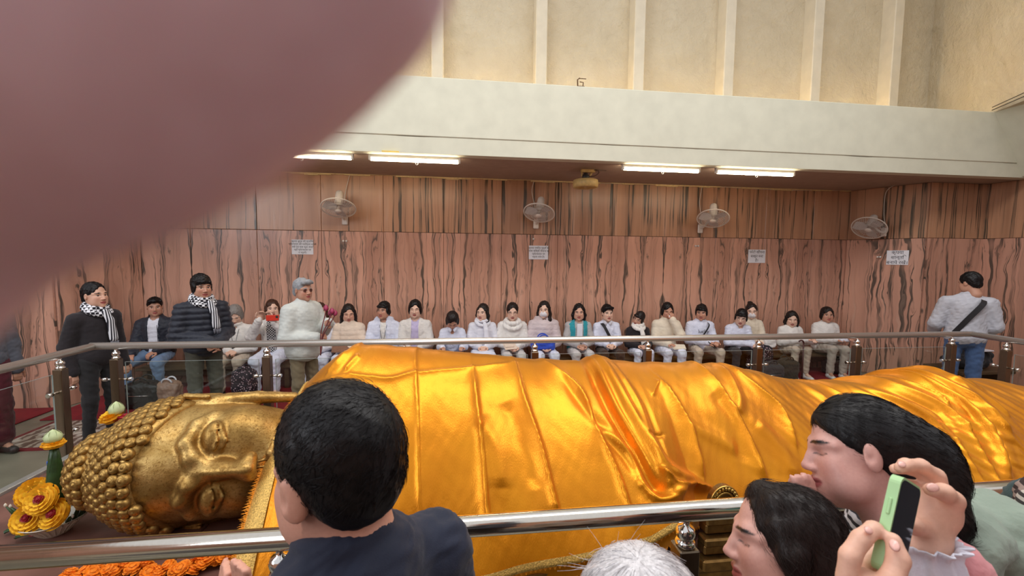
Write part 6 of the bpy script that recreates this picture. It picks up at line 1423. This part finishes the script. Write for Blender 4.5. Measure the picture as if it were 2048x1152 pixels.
# the far hand: wrist below right, fingers round the top and back edge
SKH = (226, 178, 154); loc = Vector((1.05, .06, 0)); k = .86
f1 = Field(np.array(W(1840, 1030, .64))-np.array([.14, .16, .20]), np.array(W(1840, 1030, .64))+np.array([.14, .16, .16]), .0042)
wr = W(1852, 1092, .66); palm = W(1868, 1015, .67)
f1.chain([W(1862, 1180, .64), wr, palm], [.030, .025, .030], .02); f1.ell(W(1868, 1018, .68), (.030, .018, .036), .016); f1.ell(W(1886, 1030, .665), (.018, .016, .028), .016)
f1.chain([W(1882, 985, .67), W(1872, 952, .672), W(1842, 932, .665), W(1812, 930, .655), W(1800, 936, .645)], [.0125, .0115, .0105, .0095, .0080], .006)      # index over the top
f1.chain([W(1874, 985, .685), W(1852, 950, .69), W(1818, 936, .69), W(1790, 938, .68)], [.012, .011, .0098, .008], .006)
f1.chain([W(1868, 1000, .69), W(1838, 975, .70), W(1812, 968, .695)], [.012, .0105, .009], .006); f1.chain([W(1862, 1020, .69), W(1836, 1002, .70), W(1815, 998, .695)], [.011, .0098, .0082], .006)
f1.chain([W(1893, 1035, .655), W(1906, 1000, .645), W(1888, 985, .635), W(1862, 980, .625)], [.017, .0125, .0115, .0095], .009)                                   # thumb
f1.chain([W(1850, 1060, .655), W(1828, 1052, .63), W(1818, 1050, .62)], [.014, .011, .009], .01)
V1, Q1 = f1.net()
# the near hand: fist below the phone, thumb up its edge
f2 = Field(np.array(W(1740, 1130, .56))-.13, np.array(W(1740, 1130, .56))+np.array([.13, .13, .12]), .0042)
f2.chain([W(1715, 1260, .54), W(1725, 1200, .55)], [.028, .028], .02); f2.ell(W(1728, 1178, .560), (.028, .022, .026), .016)
f2.chain([W(1694, 1160, .556), W(1700, 1112, .556), W(1722, 1078, .562), W(1748, 1058, .572), W(1764, 1060, .588)], [.0130, .0120, .0112, .0102, .0085], .004)
f2.chain([W(1712, 1165, .585), W(1722, 1128, .592), W(1745, 1104, .602), W(1770, 1098, .612)], [.0120, .0112, .0102, .0085], .004); f2.chain([W(1722, 1172, .600), W(1735, 1145, .608), W(1758, 1128, .616), W(1778, 1124, .622)], [.0118, .0108, .0098, .008], .004)
f2.chain([W(1752, 1200, .545), W(1784, 1160, .540), W(1797, 1118, .546), W(1787, 1080, .556)], [.0165, .0130, .0118, .0092], .006)                                 # thumb
V2, Q2 = f2.net()
J = J_stand(k); J['shl'] = Vector((.15, -.02, 1.18)); J['shr'] = Vector((-.15, -.02, 1.18))
yawp = math.pi; pl = lambda P: local_of(loc, yawp, P)
fb = Field(*bounds({q: v_ for q, v_ in J.items()}, .16), .022); c, b_, p, nk = J['chest'], J['belly'], J['pelvis'], J['neck']
J['wrr'] = pl(W(1862, 1180, .64)); J['wrl'] = pl(W(1700, 1240, .54)); J['elr'] = J['wrr']+Vector((-.06, .12, -.22)); J['ell'] = J['wrl']+Vector((.06, .10, -.22))
J['head'] = J['head']+Vector((0, .02, -.04))
fb.ell(c, (.12, .085, .16), .05); fb.ell(b_, (.11, .085, .14), .05); fb.ell(p, (.13, .1, .12), .05)
for n in 'lr': fb.cap(J['hip'+n], J['knee'+n], .07, .05, .04); fb.cap(J['knee'+n], J['ank'+n], .05, .034, .03); fb.cap(J['ank'+n], J['toe'+n], .036, .028, .02)
fb.cap(nk-Vector((0, 0, .08)), J['head'], .05, .05, .03); fb.ell(J['head'], (.075, .095, .11), .02)
V0, Q0 = fb.net(); Rinv = np.array(Matrix.Rotation(-yawp, 3, 'Z')); tl = lambda V: (V-np.array(loc)) @ Rinv.T
VV = np.concatenate([V0, tl(V1), tl(V2)]); QQ = np.concatenate([Q0, Q1+len(V0), Q2+len(V0)+len(V1)]); cc = np.tile(np.array(srgb(*SKH)[:3]), (len(VV), 1)); cc[len(V0):] *= (1+.05*wob(VV[len(V0):], 60, 2))[:, None]
ow = link('person', np_mesh('person', VV, QQ, True, cc), M_SKIN, None, loc, (0, 0, yawp)); tag(ow, 'two hands with a white ruffled cuff raising a green phone at the lower right', 'person', FG)
PINKF = cloth_mat('pink_fleece', (222, 150, 154), 70, .95, .7); CUFF = cloth_mat('white_ruffle', (226, 226, 240), 200, .8)
f = Field(*bounds({q: J[q] for q in ('shl', 'shr', 'ell', 'elr', 'wrl', 'wrr', 'chest', 'pelvis')}, .15), .012); torso_field(f, J, k, 1.0, .012, arms=False)
w_up = pl(W(1905, 1135, .665)); f.chain([J['shr'], J['elr'], pl(W(1918, 1240, .66)), w_up], [.06, .055, .052, .046], .03); f.chain([J['shl'], J['ell'], pl(W(1690, 1345, .535))], [.06, .052, .040], .02)
link('pink_jacket', net_mesh('pink_jacket', f, disp=lambda V: .004*wob(V, 50, 4)), PINKF, ow)
# ruffled cuff round the far wrist
a, b_ = pl(W(1868, 1200, .645)), pl(W(1850, 1082, .655)); ax = (b_-a).normalized(); u_ = ax.orthogonal().normalized(); v_ = ax.cross(u_); P = []; Fc = []; NR, NS = 12, 72
for i in range(NR):
    t = i/(NR-1)
    for q in range(NS):
        an = 2*math.pi*q/NS; r_ = .047-.010*t+.0035*math.sin(an*11+t*2)*(0.4+t)+.012*max(0, t-.82)*5*(1+.5*math.sin(an*17)); r_ = r_ if t < .8 else r_*(1-.10*math.sin((t-.8)*15))
        P.append(a+(b_-a)*t+(u_*math.cos(an)+v_*math.sin(an))*r_)
for i in range(NR-1): Fc += [(i*NS+q, i*NS+(q+1) % NS, (i+1)*NS+(q+1) % NS, (i+1)*NS+q) for q in range(NS)]
o = MB().add(P, Fc, True).build('ruffled_cuff', CUFF, ow); o.modifiers.new('thick', 'SOLIDIFY').thickness = .0025
# nails
M_NAIL = mat('finger_nail', (232, 180, 168), .25, var=.03, bump=0)
for px, py, d, px2, py2, d2, r_ in ((1866, 975, .620, 1848, 977, .620, .0075), (1789, 1090, .5405, 1786, 1078, .546, .0064), (1738, 1060, .556, 1750, 1055, .563, .006), (1804, 928, .640, 1796, 934, .634, .0062)):
    p = W(px, py, d); q = W(px2, py2, d2); dv = (q-p).normalized(); nv = (CAMP-p).normalized(); nv = (nv-dv*nv.dot(dv)).normalized(); sv = dv.cross(nv); R_ = Matrix((dv, sv, nv)).transposed().to_4x4(); R_.translation = p
    mb = MB().lathe([(0, .0022), (.6, .0018), (.9, .0008), (1.0, -.0012)], seg=14); mb.v = [tuple(R_ @ Vector((x*r_*1.25, y*r_*.85, z*1.0))) for x, y, z in mb.v]; mb.v = [tuple(pl(v2)) for v2 in mb.v]
    mb.build('nail', M_NAIL, ow)

# ---------------------------------------------------------------- the photographer's finger over a corner of the lens
f = Field(np.array(CAMP)+np.array([-.10, -.01, -.06]), np.array(CAMP)+np.array([.03, .06, .06]), .0016)
f.chain([at(640, -118, d=.0300), at(420, -5, d=.0290), at(160, 135, d=.0275), at(-500, 480, d=.0265), at(-1500, 900, d=.027)], [.0096, .0101, .0099, .0104, .011], .006)
V, Q = f.net(); c0 = at(-1500, 900, d=.027); fm = link('finger', np_mesh('finger', V-np.array(c0), Q, True, np.tile(np.array(srgb(238, 210, 222)[:3]), (len(V), 1))), attr_mat('finger_skin', .55, .25, .05, 400), None, c0)
tag(fm, "photographer's blurred finger over the upper left corner of the view", 'finger')
